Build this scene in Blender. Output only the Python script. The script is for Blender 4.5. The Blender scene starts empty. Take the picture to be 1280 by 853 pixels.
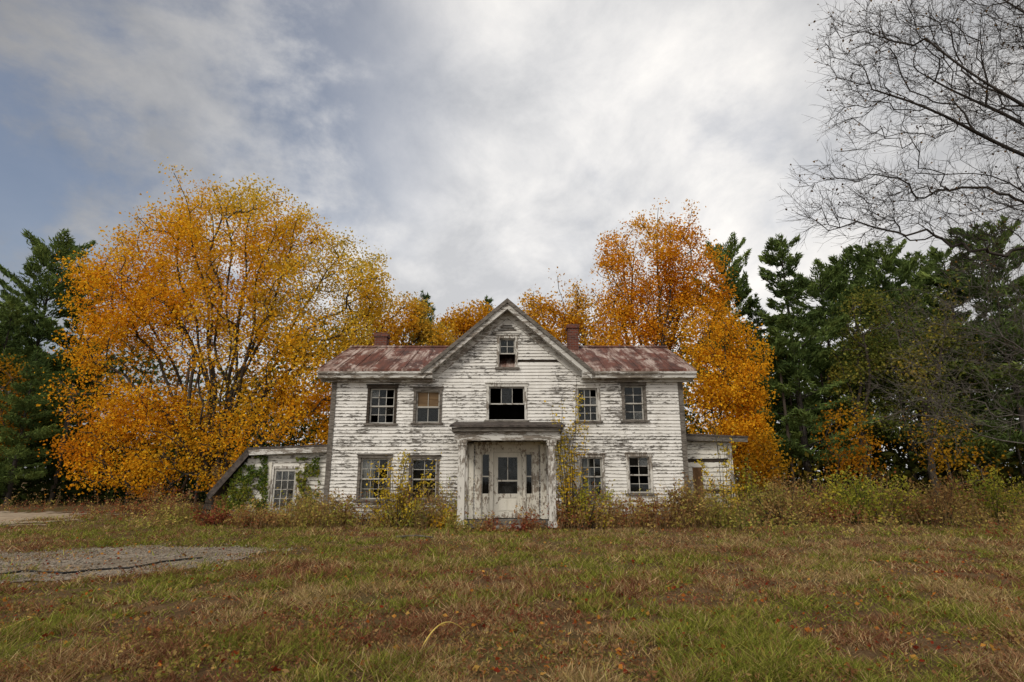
import bpy, math, random
import numpy as np
from mathutils import Vector
random.seed(5)
rng = np.random.default_rng(11)
scene = bpy.context.scene
COL = scene.collection
R = math.radians

# ------------------------------------------------------------------ camera geometry
TH = R(13.75); F = 711.1; CZ = 1.4
ct, st = math.cos(TH), math.sin(TH)
def ray(px, py):
    dx = (px-640)/F; dy = (426.5-py)/F
    return dx, ct-dy*st, st+dy*ct
def W(px, py, Y):
    a, b, c = ray(px, py); t = Y/b
    return a*t, CZ+c*t
def G(px, py):
    a, b, c = ray(px, py); t = -CZ/c
    return a*t, b*t
def mpp(py, Y):
    return Y/ray(640, py)[1]/F

# ------------------------------------------------------------------ noise
TAB = np.random.default_rng(3).random((32, 32, 32))
def vnoise(P, s=1.0):
    P = np.asarray(P, float)*s
    i = np.floor(P).astype(int); f = P-i; f = f*f*(3-2*f)
    out = 0
    for dx in (0, 1):
        for dy in (0, 1):
            for dz in (0, 1):
                w = (f[:, 0] if dx else 1-f[:, 0])*(f[:, 1] if dy else 1-f[:, 1])*(f[:, 2] if dz else 1-f[:, 2])
                out = out+w*TAB[(i[:, 0]+dx) % 32, (i[:, 1]+dy) % 32, (i[:, 2]+dz) % 32]
    return out
def fbm(P, s=1.0, o=3):
    P = np.asarray(P, float); v = 0; a = .5; tot = 0
    for k in range(o):
        v = v+a*vnoise(P+k*7.3, s*2**k); tot += a; a *= .5
    return v/tot
def h2(x, y):
    x = np.atleast_1d(np.asarray(x, float)); y = np.atleast_1d(np.asarray(y, float))
    P = np.stack([x, y, np.zeros_like(x)+2.5], 1)
    return (vnoise(P, .16)-.5)*.16
def hz(x, y): return float(h2(x, y)[0])

# ------------------------------------------------------------------ object helpers
def tag(o, label=None, cat=None, group=None, kind=None):
    if label: o['label'] = label
    if cat: o['category'] = cat
    if group: o['group'] = group
    if kind: o['kind'] = kind
    return o
def empty(name, loc, label, cat, group=None):
    o = bpy.data.objects.new(name, None); COL.objects.link(o); o.location = loc
    o.empty_display_size = .3
    return tag(o, label, cat, group)
def link(name, me, mat, parent=None):
    o = bpy.data.objects.new(name, me); COL.objects.link(o)
    if mat: me.materials.append(mat)
    if parent: o.parent = parent
    return o
def npmesh(name, V, Fc, mat, parent=None, col=None, origin=None, smooth=False):
    V = np.asarray(V, np.float32).reshape(-1, 3)
    if origin is not None: V = V-np.asarray(origin, np.float32)
    Fc = np.asarray(Fc, np.int32); m, k = Fc.shape
    me = bpy.data.meshes.new(name)
    me.vertices.add(len(V)); me.vertices.foreach_set('co', V.ravel())
    me.loops.add(m*k); me.loops.foreach_set('vertex_index', Fc.ravel())
    me.polygons.add(m)
    me.polygons.foreach_set('loop_start', np.arange(0, m*k, k, dtype=np.int32))
    me.polygons.foreach_set('loop_total', np.full(m, k, np.int32))
    if smooth: me.polygons.foreach_set('use_smooth', np.ones(m, bool))
    if col is not None:
        at = me.color_attributes.new('Col', 'FLOAT_COLOR', 'POINT')
        c = np.ones((len(V), 4), np.float32); c[:, :3] = col
        at.data.foreach_set('color', c.ravel())
    me.update(calc_edges=True); me.validate()
    return link(name, me, mat, parent)

class MB:
    def __init__(s): s.v = []; s.f = []
    def add(s, vs, fs):
        n = len(s.v); s.v += [tuple(v) for v in vs]; s.f += [tuple(i+n for i in f) for f in fs]
    def box(s, x0, x1, y0, y1, z0, z1):
        s.add([(x0,y0,z0),(x1,y0,z0),(x1,y1,z0),(x0,y1,z0),(x0,y0,z1),(x1,y0,z1),(x1,y1,z1),(x0,y1,z1)],
              [(0,3,2,1),(4,5,6,7),(0,1,5,4),(1,2,6,5),(2,3,7,6),(3,0,4,7)])
        return s
    def prism_xz(s, pts, y0, y1):
        n = len(pts)
        vs = [(x, y0, z) for x, z in pts]+[(x, y1, z) for x, z in pts]
        fs = [tuple(range(n)), tuple(range(2*n-1, n-1, -1))]
        fs += [(i, i+n, (i+1) % n+n, (i+1) % n) for i in range(n)]
        s.add(vs, fs); return s
    def prism_yz(s, pts, x0, x1):
        n = len(pts)
        vs = [(x0, y, z) for y, z in pts]+[(x1, y, z) for y, z in pts]
        fs = [tuple(range(n-1, -1, -1)), tuple(range(n, 2*n))]
        fs += [(i, (i+1) % n, (i+1) % n+n, i+n) for i in range(n)]
        s.add(vs, fs); return s
    def build(s, name, mat, parent=None, origin=(0, 0, 0), label=None, bevel=0):
        me = bpy.data.meshes.new(name)
        o = Vector(origin)
        me.from_pydata([Vector(v)-o for v in s.v], [], s.f); me.update()
        import bmesh
        bm = bmesh.new(); bm.from_mesh(me); bmesh.ops.recalc_face_normals(bm, faces=bm.faces); bm.to_mesh(me); bm.free()
        ob = link(name, me, mat, parent)
        if bevel:
            b = ob.modifiers.new('bevel', 'BEVEL'); b.width = bevel; b.segments = 1
        if label: ob['label'] = label
        return ob

# ------------------------------------------------------------------ material helpers
def newmat(name):
    m = bpy.data.materials.new(name); m.use_nodes = True
    nt = m.node_tree; nt.nodes.clear()
    out = nt.nodes.new('ShaderNodeOutputMaterial')
    return m, nt, out
class NT:
    def __init__(s, nt): s.nt = nt; s.N = nt.nodes; s.L = nt.links
    def n(s, t, **kw):
        x = s.N.new(t)
        for k, v in kw.items(): setattr(x, k, v)
        return x
    def put(s, sock, v):
        if isinstance(v, bpy.types.NodeSocket): s.L.new(v, sock)
        else: sock.default_value = v
    def noise(s, vec, scale, detail=6, rough=.55, dist=0):
        x = s.n('ShaderNodeTexNoise'); s.put(x.inputs['Vector'], vec); x.inputs['Scale'].default_value = scale
        x.inputs['Detail'].default_value = detail; x.inputs['Roughness'].default_value = rough; x.inputs['Distortion'].default_value = dist
        return x.outputs['Fac']
    def mapping(s, vec, scale=(1,1,1), rot=(0,0,0), loc=(0,0,0)):
        x = s.n('ShaderNodeMapping'); s.put(x.inputs['Vector'], vec)
        x.inputs['Scale'].default_value = scale; x.inputs['Rotation'].default_value = rot; x.inputs['Location'].default_value = loc
        return x.outputs['Vector']
    def math(s, op, a, b=0.0, clamp=False):
        x = s.n('ShaderNodeMath', operation=op, use_clamp=clamp); s.put(x.inputs[0], a); s.put(x.inputs[1], b)
        return x.outputs[0]
    def mr(s, v, a, b, c, d, smooth=False):
        x = s.n('ShaderNodeMapRange'); x.interpolation_type = 'SMOOTHSTEP' if smooth else 'LINEAR'
        s.put(x.inputs['Value'], v)
        for i, q in zip(('From Min', 'From Max', 'To Min', 'To Max'), (a, b, c, d)): s.put(x.inputs[i], q)
        return x.outputs['Result']
    def mix(s, f, a, b, blend='MIX'):
        x = s.n('ShaderNodeMix', data_type='RGBA', blend_type=blend)
        s.put(x.inputs[0], f)
        for i, q in ((6, a), (7, b)):
            if isinstance(q, tuple) and len(q) == 3: q = q+(1,)
            s.put(x.inputs[i], q)
        return x.outputs[2]
    def sep(s, v):
        x = s.n('ShaderNodeSeparateXYZ'); s.put(x.inputs[0], v); return x.outputs
    def comb(s, a, b, c):
        x = s.n('ShaderNodeCombineXYZ')
        for i, q in enumerate((a, b, c)): s.put(x.inputs[i], q)
        return x.outputs[0]
    def obj(s): return s.n('ShaderNodeTexCoord').outputs['Object']
    def bsdf(s, out, color, rough=.8, spec=.3, metal=0, bump=None, bs=.3, bd=.02):
        p = s.n('ShaderNodeBsdfPrincipled'); s.put(p.inputs['Base Color'], color if not isinstance(color, tuple) else color+(1,))
        s.put(p.inputs['Roughness'], rough); p.inputs['Specular IOR Level'].default_value = spec; s.put(p.inputs['Metallic'], metal)
        if bump is not None:
            b = s.n('ShaderNodeBump'); b.inputs['Strength'].default_value = bs; b.inputs['Distance'].default_value = bd
            s.put(b.inputs['Height'], bump); s.L.new(b.outputs[0], p.inputs['Normal'])
        s.L.new(p.outputs[0], out.inputs['Surface'])

def leaf_mat(name, trans=.3):
    m, nt, out = newmat(name); k = NT(nt)
    a = k.n('ShaderNodeAttribute', attribute_name='Col').outputs['Color']
    d = k.n('ShaderNodeBsdfDiffuse'); k.put(d.inputs[0], a)
    t = k.n('ShaderNodeBsdfTranslucent'); k.put(t.inputs[0], a)
    x = k.n('ShaderNodeMixShader'); x.inputs[0].default_value = trans
    k.L.new(d.outputs[0], x.inputs[1]); k.L.new(t.outputs[0], x.inputs[2]); k.L.new(x.outputs[0], out.inputs[0])
    return m
def noise_mat(name, c1, c2, scale=(1,1,1), ns=5, lo=.35, hi=.65, rough=.85, bump=.3, spec=.2, c3=None):
    m, nt, out = newmat(name); k = NT(nt)
    v = k.mapping(k.obj(), scale)
    f = k.noise(v, ns, 7, .6)
    c = k.mix(k.mr(f, lo, hi, 0, 1), c1, c2)
    if c3:
        g = k.noise(v, ns*.35, 4, .6); c = k.mix(k.mr(g, .5, .65, 0, 1), c, c3)
    k.bsdf(out, c, rough, spec, bump=f, bs=bump)
    return m
def paint_mat(name, paint=(.74,.72,.68), wood=(.12,.105,.09), amount=.5, sx=1.0, sz=9.0, lowrot=True, vertical=False, board=None):
    m, nt, out = newmat(name); k = NT(nt)
    o = k.obj(); g = k.n('ShaderNodeNewGeometry').outputs['Random Per Island']
    sep = k.sep(o)
    sc = (sz, sz, sx) if vertical else (sx, sx, sz)
    v = k.mapping(o, sc)
    n1 = k.noise(v, 1.6, 9, .76, .3)
    n2 = k.noise(k.mapping(o, (.6, .6, .9), loc=(3.1, 0, 1.7)), 1.0, 6, .65)
    thr = k.math('ADD', n1, k.math('MULTIPLY', k.math('SUBTRACT', n2, .5), .70))
    thr = k.math('ADD', thr, k.math('MULTIPLY', k.math('SUBTRACT', g, .5), .09))
    if lowrot:
        thr = k.math('ADD', thr, k.mr(sep[2], .2, 1.2, .05, 0))
        thr = k.math('ADD', thr, k.mr(k.math('ABSOLUTE', k.math('SUBTRACT', sep[2], 2.7)), .0, .55, .05, 0))
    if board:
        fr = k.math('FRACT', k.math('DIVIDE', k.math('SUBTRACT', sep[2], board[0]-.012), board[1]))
        thr = k.math('ADD', thr, k.mr(fr, 0.0, .30, .10, -.012))  # peeling at lower board edges, also painting in the shadow line under each lap
    T = .68-amount*.16
    mask = k.mr(thr, T, T+.03, 0, 1)
    gr = k.noise(k.mapping(o, (2.5, 2.5, .5)), 1.3, 5, .6)
    p = k.mix(k.mr(gr, .35, .7, 0, .6), paint, tuple(c*q for c, q in zip(paint, (.78, .77, .74))))
    p = k.mix(k.math('MULTIPLY', g, .14), p, (.42, .415, .40))
    wv = k.noise(k.mapping(o, (2, 2, 30) if not vertical else (30, 30, 2)), 1.5, 5, .6)
    w = k.mix(k.mr(wv, .35, .65, 0, 1), wood, tuple(min(1, c*2.4) for c in wood))
    c = k.mix(mask, p, w)
    k.bsdf(out, c, .75, .25, bump=k.math('SUBTRACT', 1.0, mask), bs=.5, bd=.006)
    return m

M = {}
M['leaf'] = leaf_mat('autumn_leaf', .42)
M['needle'] = leaf_mat('pine_needle', .28)
M['grass'] = leaf_mat('dry_grass', .25)
M['bark'] = noise_mat('bark', (.026, .021, .017), (.075, .062, .05), (1, 1, .25), 9, bump=.6)
M['bark_grey'] = noise_mat('grey_bark', (.022, .019, .017), (.06, .052, .046), (1, 1, .3), 9, bump=.5)
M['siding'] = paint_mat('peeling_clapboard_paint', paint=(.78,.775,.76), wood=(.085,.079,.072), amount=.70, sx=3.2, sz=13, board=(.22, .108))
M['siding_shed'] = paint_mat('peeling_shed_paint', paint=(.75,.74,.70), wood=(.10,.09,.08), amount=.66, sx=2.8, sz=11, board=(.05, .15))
M['trim'] = paint_mat('peeling_trim_paint', paint=(.62,.615,.595), amount=.95, sx=1.8, sz=9)
M['trim_v'] = paint_mat('peeling_upright_trim_paint', paint=(.67,.66,.63), amount=.95, sx=1.8, sz=9, vertical=True, lowrot=False)
M['door_paint'] = paint_mat('cream_door_paint', paint=(.75,.73,.66), wood=(.16,.135,.11), amount=.62, sx=3, sz=7, vertical=True)
M['wood_grey'] = noise_mat('weathered_grey_wood', (.065, .058, .05), (.21, .19, .17), (1.5, 1.5, 6), 4, bump=.5)
M['wood_dark'] = noise_mat('dark_old_wood', (.02, .017, .014), (.075, .058, .045), (1, 1, 6), 4, bump=.4)
M['wood_brown'] = noise_mat('brown_board', (.10, .055, .028), (.22, .13, .065), (8, 8, 1), 3, bump=.3)
M['sash'] = paint_mat('sash_paint', paint=(.5,.49,.46), amount=.7, sx=3, sz=6, lowrot=False)
M['blind'] = noise_mat('brown_window_board', (.10, .062, .033), (.20, .135, .075), (.6, .6, 5), 3, bump=.1)
M['curtain'] = noise_mat('grey_curtain', (.25, .25, .25), (.5, .5, .49), (9, 9, .5), 2, bump=.4)
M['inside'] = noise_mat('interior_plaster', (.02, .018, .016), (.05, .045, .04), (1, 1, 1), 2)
M['stone'] = noise_mat('foundation_stone', (.10, .09, .08), (.34, .31, .275), (1, 1, 1.6), 4, bump=.8)
M['cable'] = noise_mat('black_rubber', (.012, .012, .012), (.03, .03, .03), rough=.5)
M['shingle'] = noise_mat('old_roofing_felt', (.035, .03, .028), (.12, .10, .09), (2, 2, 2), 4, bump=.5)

def glass_mat(name, dust=.1, tint=(.6, .62, .60), refl=.5):
    m, nt, out = newmat(name); k = NT(nt)
    t = k.n('ShaderNodeBsdfTransparent'); t.inputs[0].default_value = tint+(1,)
    gl = k.n('ShaderNodeBsdfGlossy'); gl.inputs['Roughness'].default_value = .04; gl.inputs['Color'].default_value = (.84, .93, 1, 1)
    o = k.obj()
    b = k.n('ShaderNodeBump'); b.inputs['Strength'].default_value = .08; k.put(b.inputs['Height'], k.noise(o, 4, 3)); k.L.new(b.outputs[0], gl.inputs['Normal'])
    fr = k.n('ShaderNodeFresnel'); fr.inputs[0].default_value = 1.45
    x = k.n('ShaderNodeMixShader'); k.put(x.inputs[0], k.math('MULTIPLY', fr.outputs[0], refl))
    k.L.new(t.outputs[0], x.inputs[1]); k.L.new(gl.outputs[0], x.inputs[2])
    d = k.n('ShaderNodeBsdfDiffuse'); d.inputs[0].default_value = (.42, .43, .42, 1)
    y = k.n('ShaderNodeMixShader'); k.put(y.inputs[0], k.mr(k.noise(o, 3.2, 6, .7), .35, .7, 0, dust*1.7))
    k.L.new(x.outputs[0], y.inputs[1]); k.L.new(d.outputs[0], y.inputs[2]); k.L.new(y.outputs[0], out.inputs[0])
    return m
M['glass'] = glass_mat('old_window_glass', .02, refl=.75)
M['glass_dusty'] = glass_mat('dusty_window_glass', .20, refl=.9)
M['glass_door'] = glass_mat('grimy_door_glass', .09, refl=.6)

# brick
m, nt, out = newmat('chimney_brick'); k = NT(nt); o = k.obj(); s_ = k.sep(o)
v = k.comb(k.math('ADD', s_[0], s_[1]), s_[2], 0.0)
bt = k.n('ShaderNodeTexBrick'); k.put(bt.inputs['Vector'], v)
bt.inputs['Scale'].default_value = 1; bt.inputs['Brick Width'].default_value = .21; bt.inputs['Row Height'].default_value = .07; bt.inputs['Mortar Size'].default_value = .008
bt.inputs['Color1'].default_value = (.17, .05, .03, 1); bt.inputs['Color2'].default_value = (.08, .03, .022, 1); bt.inputs['Mortar'].default_value = (.14, .12, .11, 1)
k.bsdf(out, bt.outputs['Color'], .9, .1, bump=k.noise(o, 20, 4)); M['brick'] = m
# rusty metal
m, nt, out = newmat('rusty_roof_metal'); k = NT(nt); o = k.obj()
st1 = k.noise(k.mapping(o, (7, .45, .45)), 1.2, 8, .72)
bl = k.noise(k.mapping(o, (1.1, .42, .42), loc=(1.3, 2, 0)), 1.3, 8, .74, .6)
bl2 = k.noise(k.mapping(o, (1.3, .7, .7), loc=(4, 2, 0)), 1.6, 8, .72, .4)
c = k.mix(k.mr(st1, .38, .62, 0, 1), (.075, .028, .020), (.18, .07, .05))
c = k.mix(k.mr(bl2, .50, .58, 0, .75), c, (.055, .029, .024))
c = k.mix(k.mr(bl, .48, .55, 0, .85), c, k.mix(k.mr(st1, .42, .58, 0, 1), (.20, .115, .09), (.50, .42, .38)))
k.bsdf(out, c, k.mr(st1, .3, .7, .55, .85), .3, bump=st1, bs=.25); M['roof'] = m
# ground
m, nt, out = newmat('lawn_soil'); k = NT(nt); o = k.obj()
a = k.noise(o, 1.4, 9, .65); b_ = k.noise(o, .28, 5, .6, .4); fine = k.noise(o, 26, 5, .7)
c = k.mix(k.mr(a, .35, .65, 0, 1), (.12, .068, .038), (.24, .155, .08))
c = k.mix(k.mr(b_, .48, .66, 0, .6), c, (.125, .135, .034))
c = k.mix(k.mr(fine, .35, .7, .7, 0), c, (.045, .033, .018))
k.bsdf(out, c, .95, .05, bump=fine, bs=.6, bd=.05); M['ground'] = m
m, nt, out = newmat('gravel'); k = NT(nt); o = k.obj()
vo = k.n('ShaderNodeTexVoronoi'); k.put(vo.inputs['Vector'], o); vo.inputs['Scale'].default_value = 26
sv = k.sep(vo.outputs['Color'])
c = k.mix(sv[0], (.16, .13, .10), (.42, .365, .30))
c = k.mix(k.mr(k.noise(o, .9, 8, .72), .42, .62, 0, .8), c, (.18, .135, .09))
k.bsdf(out, c, .95, .1, bump=vo.outputs['Distance'], bs=.7, bd=.03); M['gravel'] = m
m, nt, out = newmat('dirt_track'); k = NT(nt); o = k.obj()
c = k.mix(k.mr(k.noise(o, 2, 8, .7), .35, .65, 0, 1), (.25, .195, .14), (.46, .38, .28))
k.bsdf(out, c, .95, .1, bump=k.noise(o, 20, 4), bs=.5); M['dirt'] = m

# ------------------------------------------------------------------ foliage
def unit(a): return a/np.maximum(np.linalg.norm(a, axis=1, keepdims=True), 1e-9)
def grad(pal, v):
    pal = np.asarray(pal); x = np.clip(v, 0, .9999)*(len(pal)-1); i = x.astype(int); f = (x-i)[:, None]
    return pal[i]*(1-f)+pal[np.minimum(i+1, len(pal)-1)]*f
def leafgeo(C, size, dirs=None, aspect=.36, spread=1.0):
    n = len(C)
    a = rng.normal(size=(n, 3))
    if dirs is not None: a = unit(dirs)+a*spread*.4
    a = unit(a); b = unit(np.cross(a, rng.normal(size=(n, 3)))); nn = np.cross(a, b)
    s = np.asarray(size).reshape(-1, 1)*np.ones((n, 1))
    V = np.stack([C-a*s*.5, C+b*s*aspect+nn*s*.12, C+a*s*.5, C-b*s*aspect+nn*s*.12], 1).reshape(-1, 3)
    return V, np.arange(4*n).reshape(n, 4)
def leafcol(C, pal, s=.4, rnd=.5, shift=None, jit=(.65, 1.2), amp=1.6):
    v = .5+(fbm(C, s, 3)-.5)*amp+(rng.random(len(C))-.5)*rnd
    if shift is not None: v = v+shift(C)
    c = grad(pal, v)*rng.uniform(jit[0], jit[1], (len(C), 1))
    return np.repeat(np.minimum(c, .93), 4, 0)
def tubes(A, B, ra, rb, K=5):
    A = np.asarray(A, float); B = np.asarray(B, float); n = len(A)
    d = unit(B-A); ref = np.where(np.abs(d[:, 2:3]) > .9, np.array([[1., 0, 0]]), np.array([[0, 0, 1.]]))
    u = unit(np.cross(d, ref)); w = np.cross(d, u)
    th = np.arange(K)*2*math.pi/K
    ring = u[:, None, :]*np.cos(th)[None, :, None]+w[:, None, :]*np.sin(th)[None, :, None]
    V = np.concatenate([A[:, None, :]+ring*np.asarray(ra)[:, None, None], B[:, None, :]+ring*np.asarray(rb)[:, None, None]], 1)
    i = np.arange(K); q = np.stack([i, (i+1) % K, (i+1) % K+K, i+K], 1)
    Fc = (np.arange(n)[:, None, None]*2*K+q[None]).reshape(-1, 4)
    return V.reshape(-1, 3), Fc
def grow(root, top, pts, alpha=.5, up=1.0, rbase=.3, rtip=.01, seg=.7, jit=.08, ntr=5, power=.5, stems=None, arch=.28, wig=.25):
    root = np.array(root, float); top = np.array(top, float)
    P = np.zeros((120000, 3)); par = np.full(120000, -1); L = np.zeros(120000); blk = np.zeros(120000)
    n = 0
    for i in range(ntr+1):
        f = i/ntr; P[n] = root*(1-f)+top*f
        if 0 < i < ntr: P[n, :2] += rng.normal(size=2)*.04
        par[n] = n-1; L[n] = 0 if n == 0 else L[n-1]+np.linalg.norm(P[n]-P[n-1]); blk[n] = 0 if (i >= ntr-1 and stems is None) else 1e3; n += 1
    j0 = n-1
    if stems is not None:
        for t_ in stems:
            t_ = np.array(t_, float); dd = np.linalg.norm(t_-top); kk = int(math.ceil(dd/seg)); prev = j0 if rng.random() < .6 else max(1, j0-1); a = P[prev].copy()
            out_ = (t_-a)*np.array([1, 1, 0])
            w1, w2 = rng.normal(size=3)*wig, rng.random()*6
            w3, w4 = rng.normal(size=3)*wig*.4, rng.random()*6
            for q in range(1, kk+1):
                f = q/kk; P[n] = a*(1-f)+t_*f-out_*arch*f*(1-f)*1.6+np.array([0, 0, arch*dd*.6*f*(1-f)])+(w1*math.sin(f*7+w2)+w3*math.sin(f*19+w4))*min(1, 3*f)
                par[n] = prev; L[n] = L[prev]+np.linalg.norm(P[n]-P[prev]); blk[n] = 0 if f > .12 else 3; prev = n; n += 1
    pts = pts[np.argsort(np.linalg.norm(pts-top, axis=1))]
    for p in pts:
        d = np.linalg.norm(P[:n]-p, axis=1)
        cost = d+alpha*L[:n]+up*np.maximum(0, P[:n, 2]-p[2])+blk[:n]
        j = int(np.argmin(cost)); dd = d[j]; kk = max(1, int(math.ceil(dd/seg))); a = P[j].copy(); prev = j
        for q in range(1, kk+1):
            f = q/kk; P[n] = a*(1-f)+p*f
            if q < kk: P[n] += rng.normal(size=3)*jit; P[n, 2] += .12*dd*f*(1-f)
            par[n] = prev; L[n] = L[prev]+np.linalg.norm(P[n]-P[prev]); prev = n; n += 1
    P = P[:n]; par = par[:n]
    val = np.zeros(n); ch = np.zeros(n, int)
    for i in range(1, n): ch[par[i]] += 1
    val[ch == 0] = 1
    for i in range(n-1, 0, -1): val[par[i]] += val[i]
    r = np.maximum(rtip, rbase*(val/val[0])**power)
    r[:ntr] *= np.linspace(1.25, 1.0, ntr)
    return P, par, r, ch
def limbs(P, par, r, K=5):
    i = np.arange(1, len(P)); a = par[i]
    return tubes(P[a], P[i], np.minimum(r[a], r[i]*1.35), r[i], K)
def twigs(P, par, r, rmax, per, l0, l1, rt, bias=1.0):
    i = np.where((r < rmax) & (par >= 0))[0]; i = np.repeat(i, per)
    d = unit(P[i]-P[par[i]])*bias+rng.normal(size=(len(i), 3))*.5
    d = unit(d); Ln = rng.uniform(l0, l1, len(i))[:, None]
    A = P[par[i]]+(P[i]-P[par[i]])*rng.random((len(i), 1)); Bm = A+d*Ln*.55; d2 = unit(d+rng.normal(size=d.shape)*.25+np.array([0, 0, .2])); B = Bm+d2*Ln*.45
    o = np.full(len(i), 1.0)
    d3 = unit(d+rng.normal(size=d.shape)*.55); B3 = Bm+d3*Ln*.45
    V, Fc = tubes(np.concatenate([A, Bm, Bm]), np.concatenate([Bm, B, B3]), np.concatenate([o*rt*1.3, o*rt, o*rt*.9]), np.concatenate([o*rt, o*rt*.6, o*rt*.6]), 3)
    return V, Fc, B
def lobes_pts(lobes, Y, n, hole=.42, ns=.35, depth=.8, shell=.5):
    vols = np.array([l[2]*l[3] for l in lobes], float); vols /= vols.sum()
    out = []
    for l, v in zip(lobes, vols):
        k = int(n*v*2.2)+3
        x, z = W(l[0], l[1], Y); s = mpp(l[1], Y)
        d = unit(rng.normal(size=(k, 3))); rr = rng.random((k, 1))**(1/3*shell)
        yo = l[4] if len(l) > 4 else 0
        out.append(np.array([x, Y+yo, z])+d*rr*np.array([l[2]*s, min(l[2], l[3])*s*depth, l[3]*s]))
    p = np.concatenate(out); p = p[fbm(p, ns, 2) > hole]
    rng.shuffle(p); return p[:n]
ORANGE = [(.66,.26,.016), (.81,.38,.020), (.87,.46,.024), (.88,.54,.035), (.80,.56,.06), (.62,.49,.085)]
RUST = [(.64,.24,.018), (.76,.33,.022), (.82,.40,.026), (.84,.46,.034), (.82,.50,.05)]
AMBER = [(.68,.28,.016), (.80,.38,.020), (.86,.46,.026), (.84,.51,.035)]
GOLD = [(.62,.29,.02), (.78,.41,.03), (.80,.48,.045), (.70,.48,.07), (.46,.38,.08)]
OLIVE = [(.09,.12,.03), (.15,.18,.04), (.23,.235,.05), (.34,.28,.05), (.46,.31,.05)]
PINE = [(.070,.112,.040), (.122,.182,.056), (.175,.245,.072), (.235,.30,.082)]

def broad_tree(name, label, cat, px, Y, lobes, npts, nleaf, pal, lsize, trunk_h, rbase, alpha=.3, up=1.0, hole=.34, ns=.7, sig=.42, shift=None, tip=.009, mat='leaf', leafr=.03, lean=0, group=None, cs=.4, low=.0, depth=.8, stems=None, by=610, clump=1.5, amp=1.6):
    bx = W(px, by, Y)[0]; bz = hz(bx, Y)
    root = (bx, Y, bz-.1); top = (bx+lean, Y, bz+trunk_h)
    pts = lobes_pts(lobes, Y, npts, hole, ns=ns, depth=depth)
    pts = pts[pts[:, 2] > bz+low+.3]
    S = None
    if stems:
        S = []
        for a, b in stems:
            x, z = W(a, b, Y); S.append((x, Y+random.uniform(-2.4, 2.4)*min(1, abs(z-bz)/12), z))
    P, par, r, ch = grow(root, top, pts, alpha, up, rbase, tip, stems=S)
    t = empty(name, (bx, Y, bz), label, cat, group)
    V, Fc = limbs(P, par, r); npmesh('trunk', V, Fc, M['bark'], t, origin=(bx, Y, bz), smooth=True)
    cand = np.where((r < leafr) & (P[:, 2] > bz+1))[0]
    if len(cand) == 0: cand = np.where(ch == 0)[0]
    wgt = vnoise(P[cand], .75)**clump+.06; wgt /= wgt.sum()
    idx = rng.choice(cand, nleaf, p=wgt)
    C = P[idx]+np.clip(rng.normal(size=(nleaf, 3)), -1.7, 1.7)*sig*np.array([1, 1, .75])
    C = C[C[:, 2] > bz+.2]
    V, Fc = leafgeo(C, lsize*rng.uniform(.6, 1.3, len(C)))
    npmesh('crown', V, Fc, M[mat], t, col=leafcol(C, pal, cs, .55, shift, amp=amp), origin=(bx, Y, bz))
    return t

def conifer_geo(H, Rb, cb, n, seed, sparse=0.0, rise=.12, gap=1.0, pw=.8):
    g = np.random.default_rng(seed)
    A = []; B = []; ra = []; rb = []
    nt_ = 10
    for i in range(nt_):
        A.append((0, 0, H*i/nt_-.1*(i == 0))); B.append((0, 0, H*(i+1)/nt_)); r0 = .013*H
        ra.append(r0*(1-i/nt_)+.01); rb.append(r0*(1-(i+1)/nt_)+.01)
    C = []; D = []
    z = cb*H
    br = []
    while z < H*.985:
        f = (z-cb*H)/(H-cb*H)
        wl = g.uniform(.55, 1.25)
        for q in range(int(g.integers(4, 8))):
            if g.random() < sparse: continue
            az = g.uniform(0, 2*math.pi); L = Rb*((1-f)**pw)*(0.5+.5*min(1, f*5+.4))*g.uniform(.4, 1.25)*wl+.15
            sl = rise+.55*f**2+g.normal()*.08
            br.append((z+g.normal()*.1, az, L, sl))
        z += gap*g.uniform(.45, 1.0)*(1-.5*f)
    Ls = np.array([b[2] for b in br]); cnt = np.maximum(4, (n*Ls**1.4/(Ls**1.4).sum())).astype(int)
    for (zb, az, L, sl), m_ in zip(br, cnt):
        d = np.array([math.cos(az), math.sin(az), sl]); lat = np.array([-math.sin(az), math.cos(az), 0])
        s = g.uniform(.12, 1, m_)**.6
        w = (g.uniform(-1, 1, m_)*.36*L*np.sin(np.pi*np.clip(s*.85+.1, 0, 1)))
        bend = .18*L*s**2
        p = np.array([0, 0, zb])+d*(L*s)[:, None]+lat*w[:, None]+np.array([0, 0, 1])*(bend+g.normal(size=m_)*.08)[:, None]
        C.append(p); D.append(d[None]*.8+lat[None]*np.sign(w)[:, None]*.7+np.array([[0, 0, .55]])+g.normal(size=(m_, 3))*.3)
        e = np.array([0, 0, zb])+d*L*.9+np.array([0, 0, .15*L])
        A.append((0, 0, zb)); B.append(tuple(e)); ra.append(.010+.010*L); rb.append(.006)
    return np.array(A), np.array(B), np.array(ra), np.array(rb), np.concatenate(C), np.concatenate(D)
def make_conifer(H, Rb, cb, n, seed, size=.42, sparse=0., pal=PINE, rise=.12, gap=1.0, pw=.8):
    A, B, ra, rb, C, D = conifer_geo(H, Rb, cb, n, seed, sparse, rise, gap, pw)
    V, Fc = tubes(A, B, ra, rb, 5)
    V2, F2 = leafgeo(C, size*rng.uniform(.6, 1.35, len(C)), dirs=D, aspect=.10, spread=1.0)
    rad = np.linalg.norm(C[:, :2], axis=1)/Rb
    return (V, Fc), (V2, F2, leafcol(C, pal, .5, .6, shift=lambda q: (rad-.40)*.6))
CONV = {}
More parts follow.
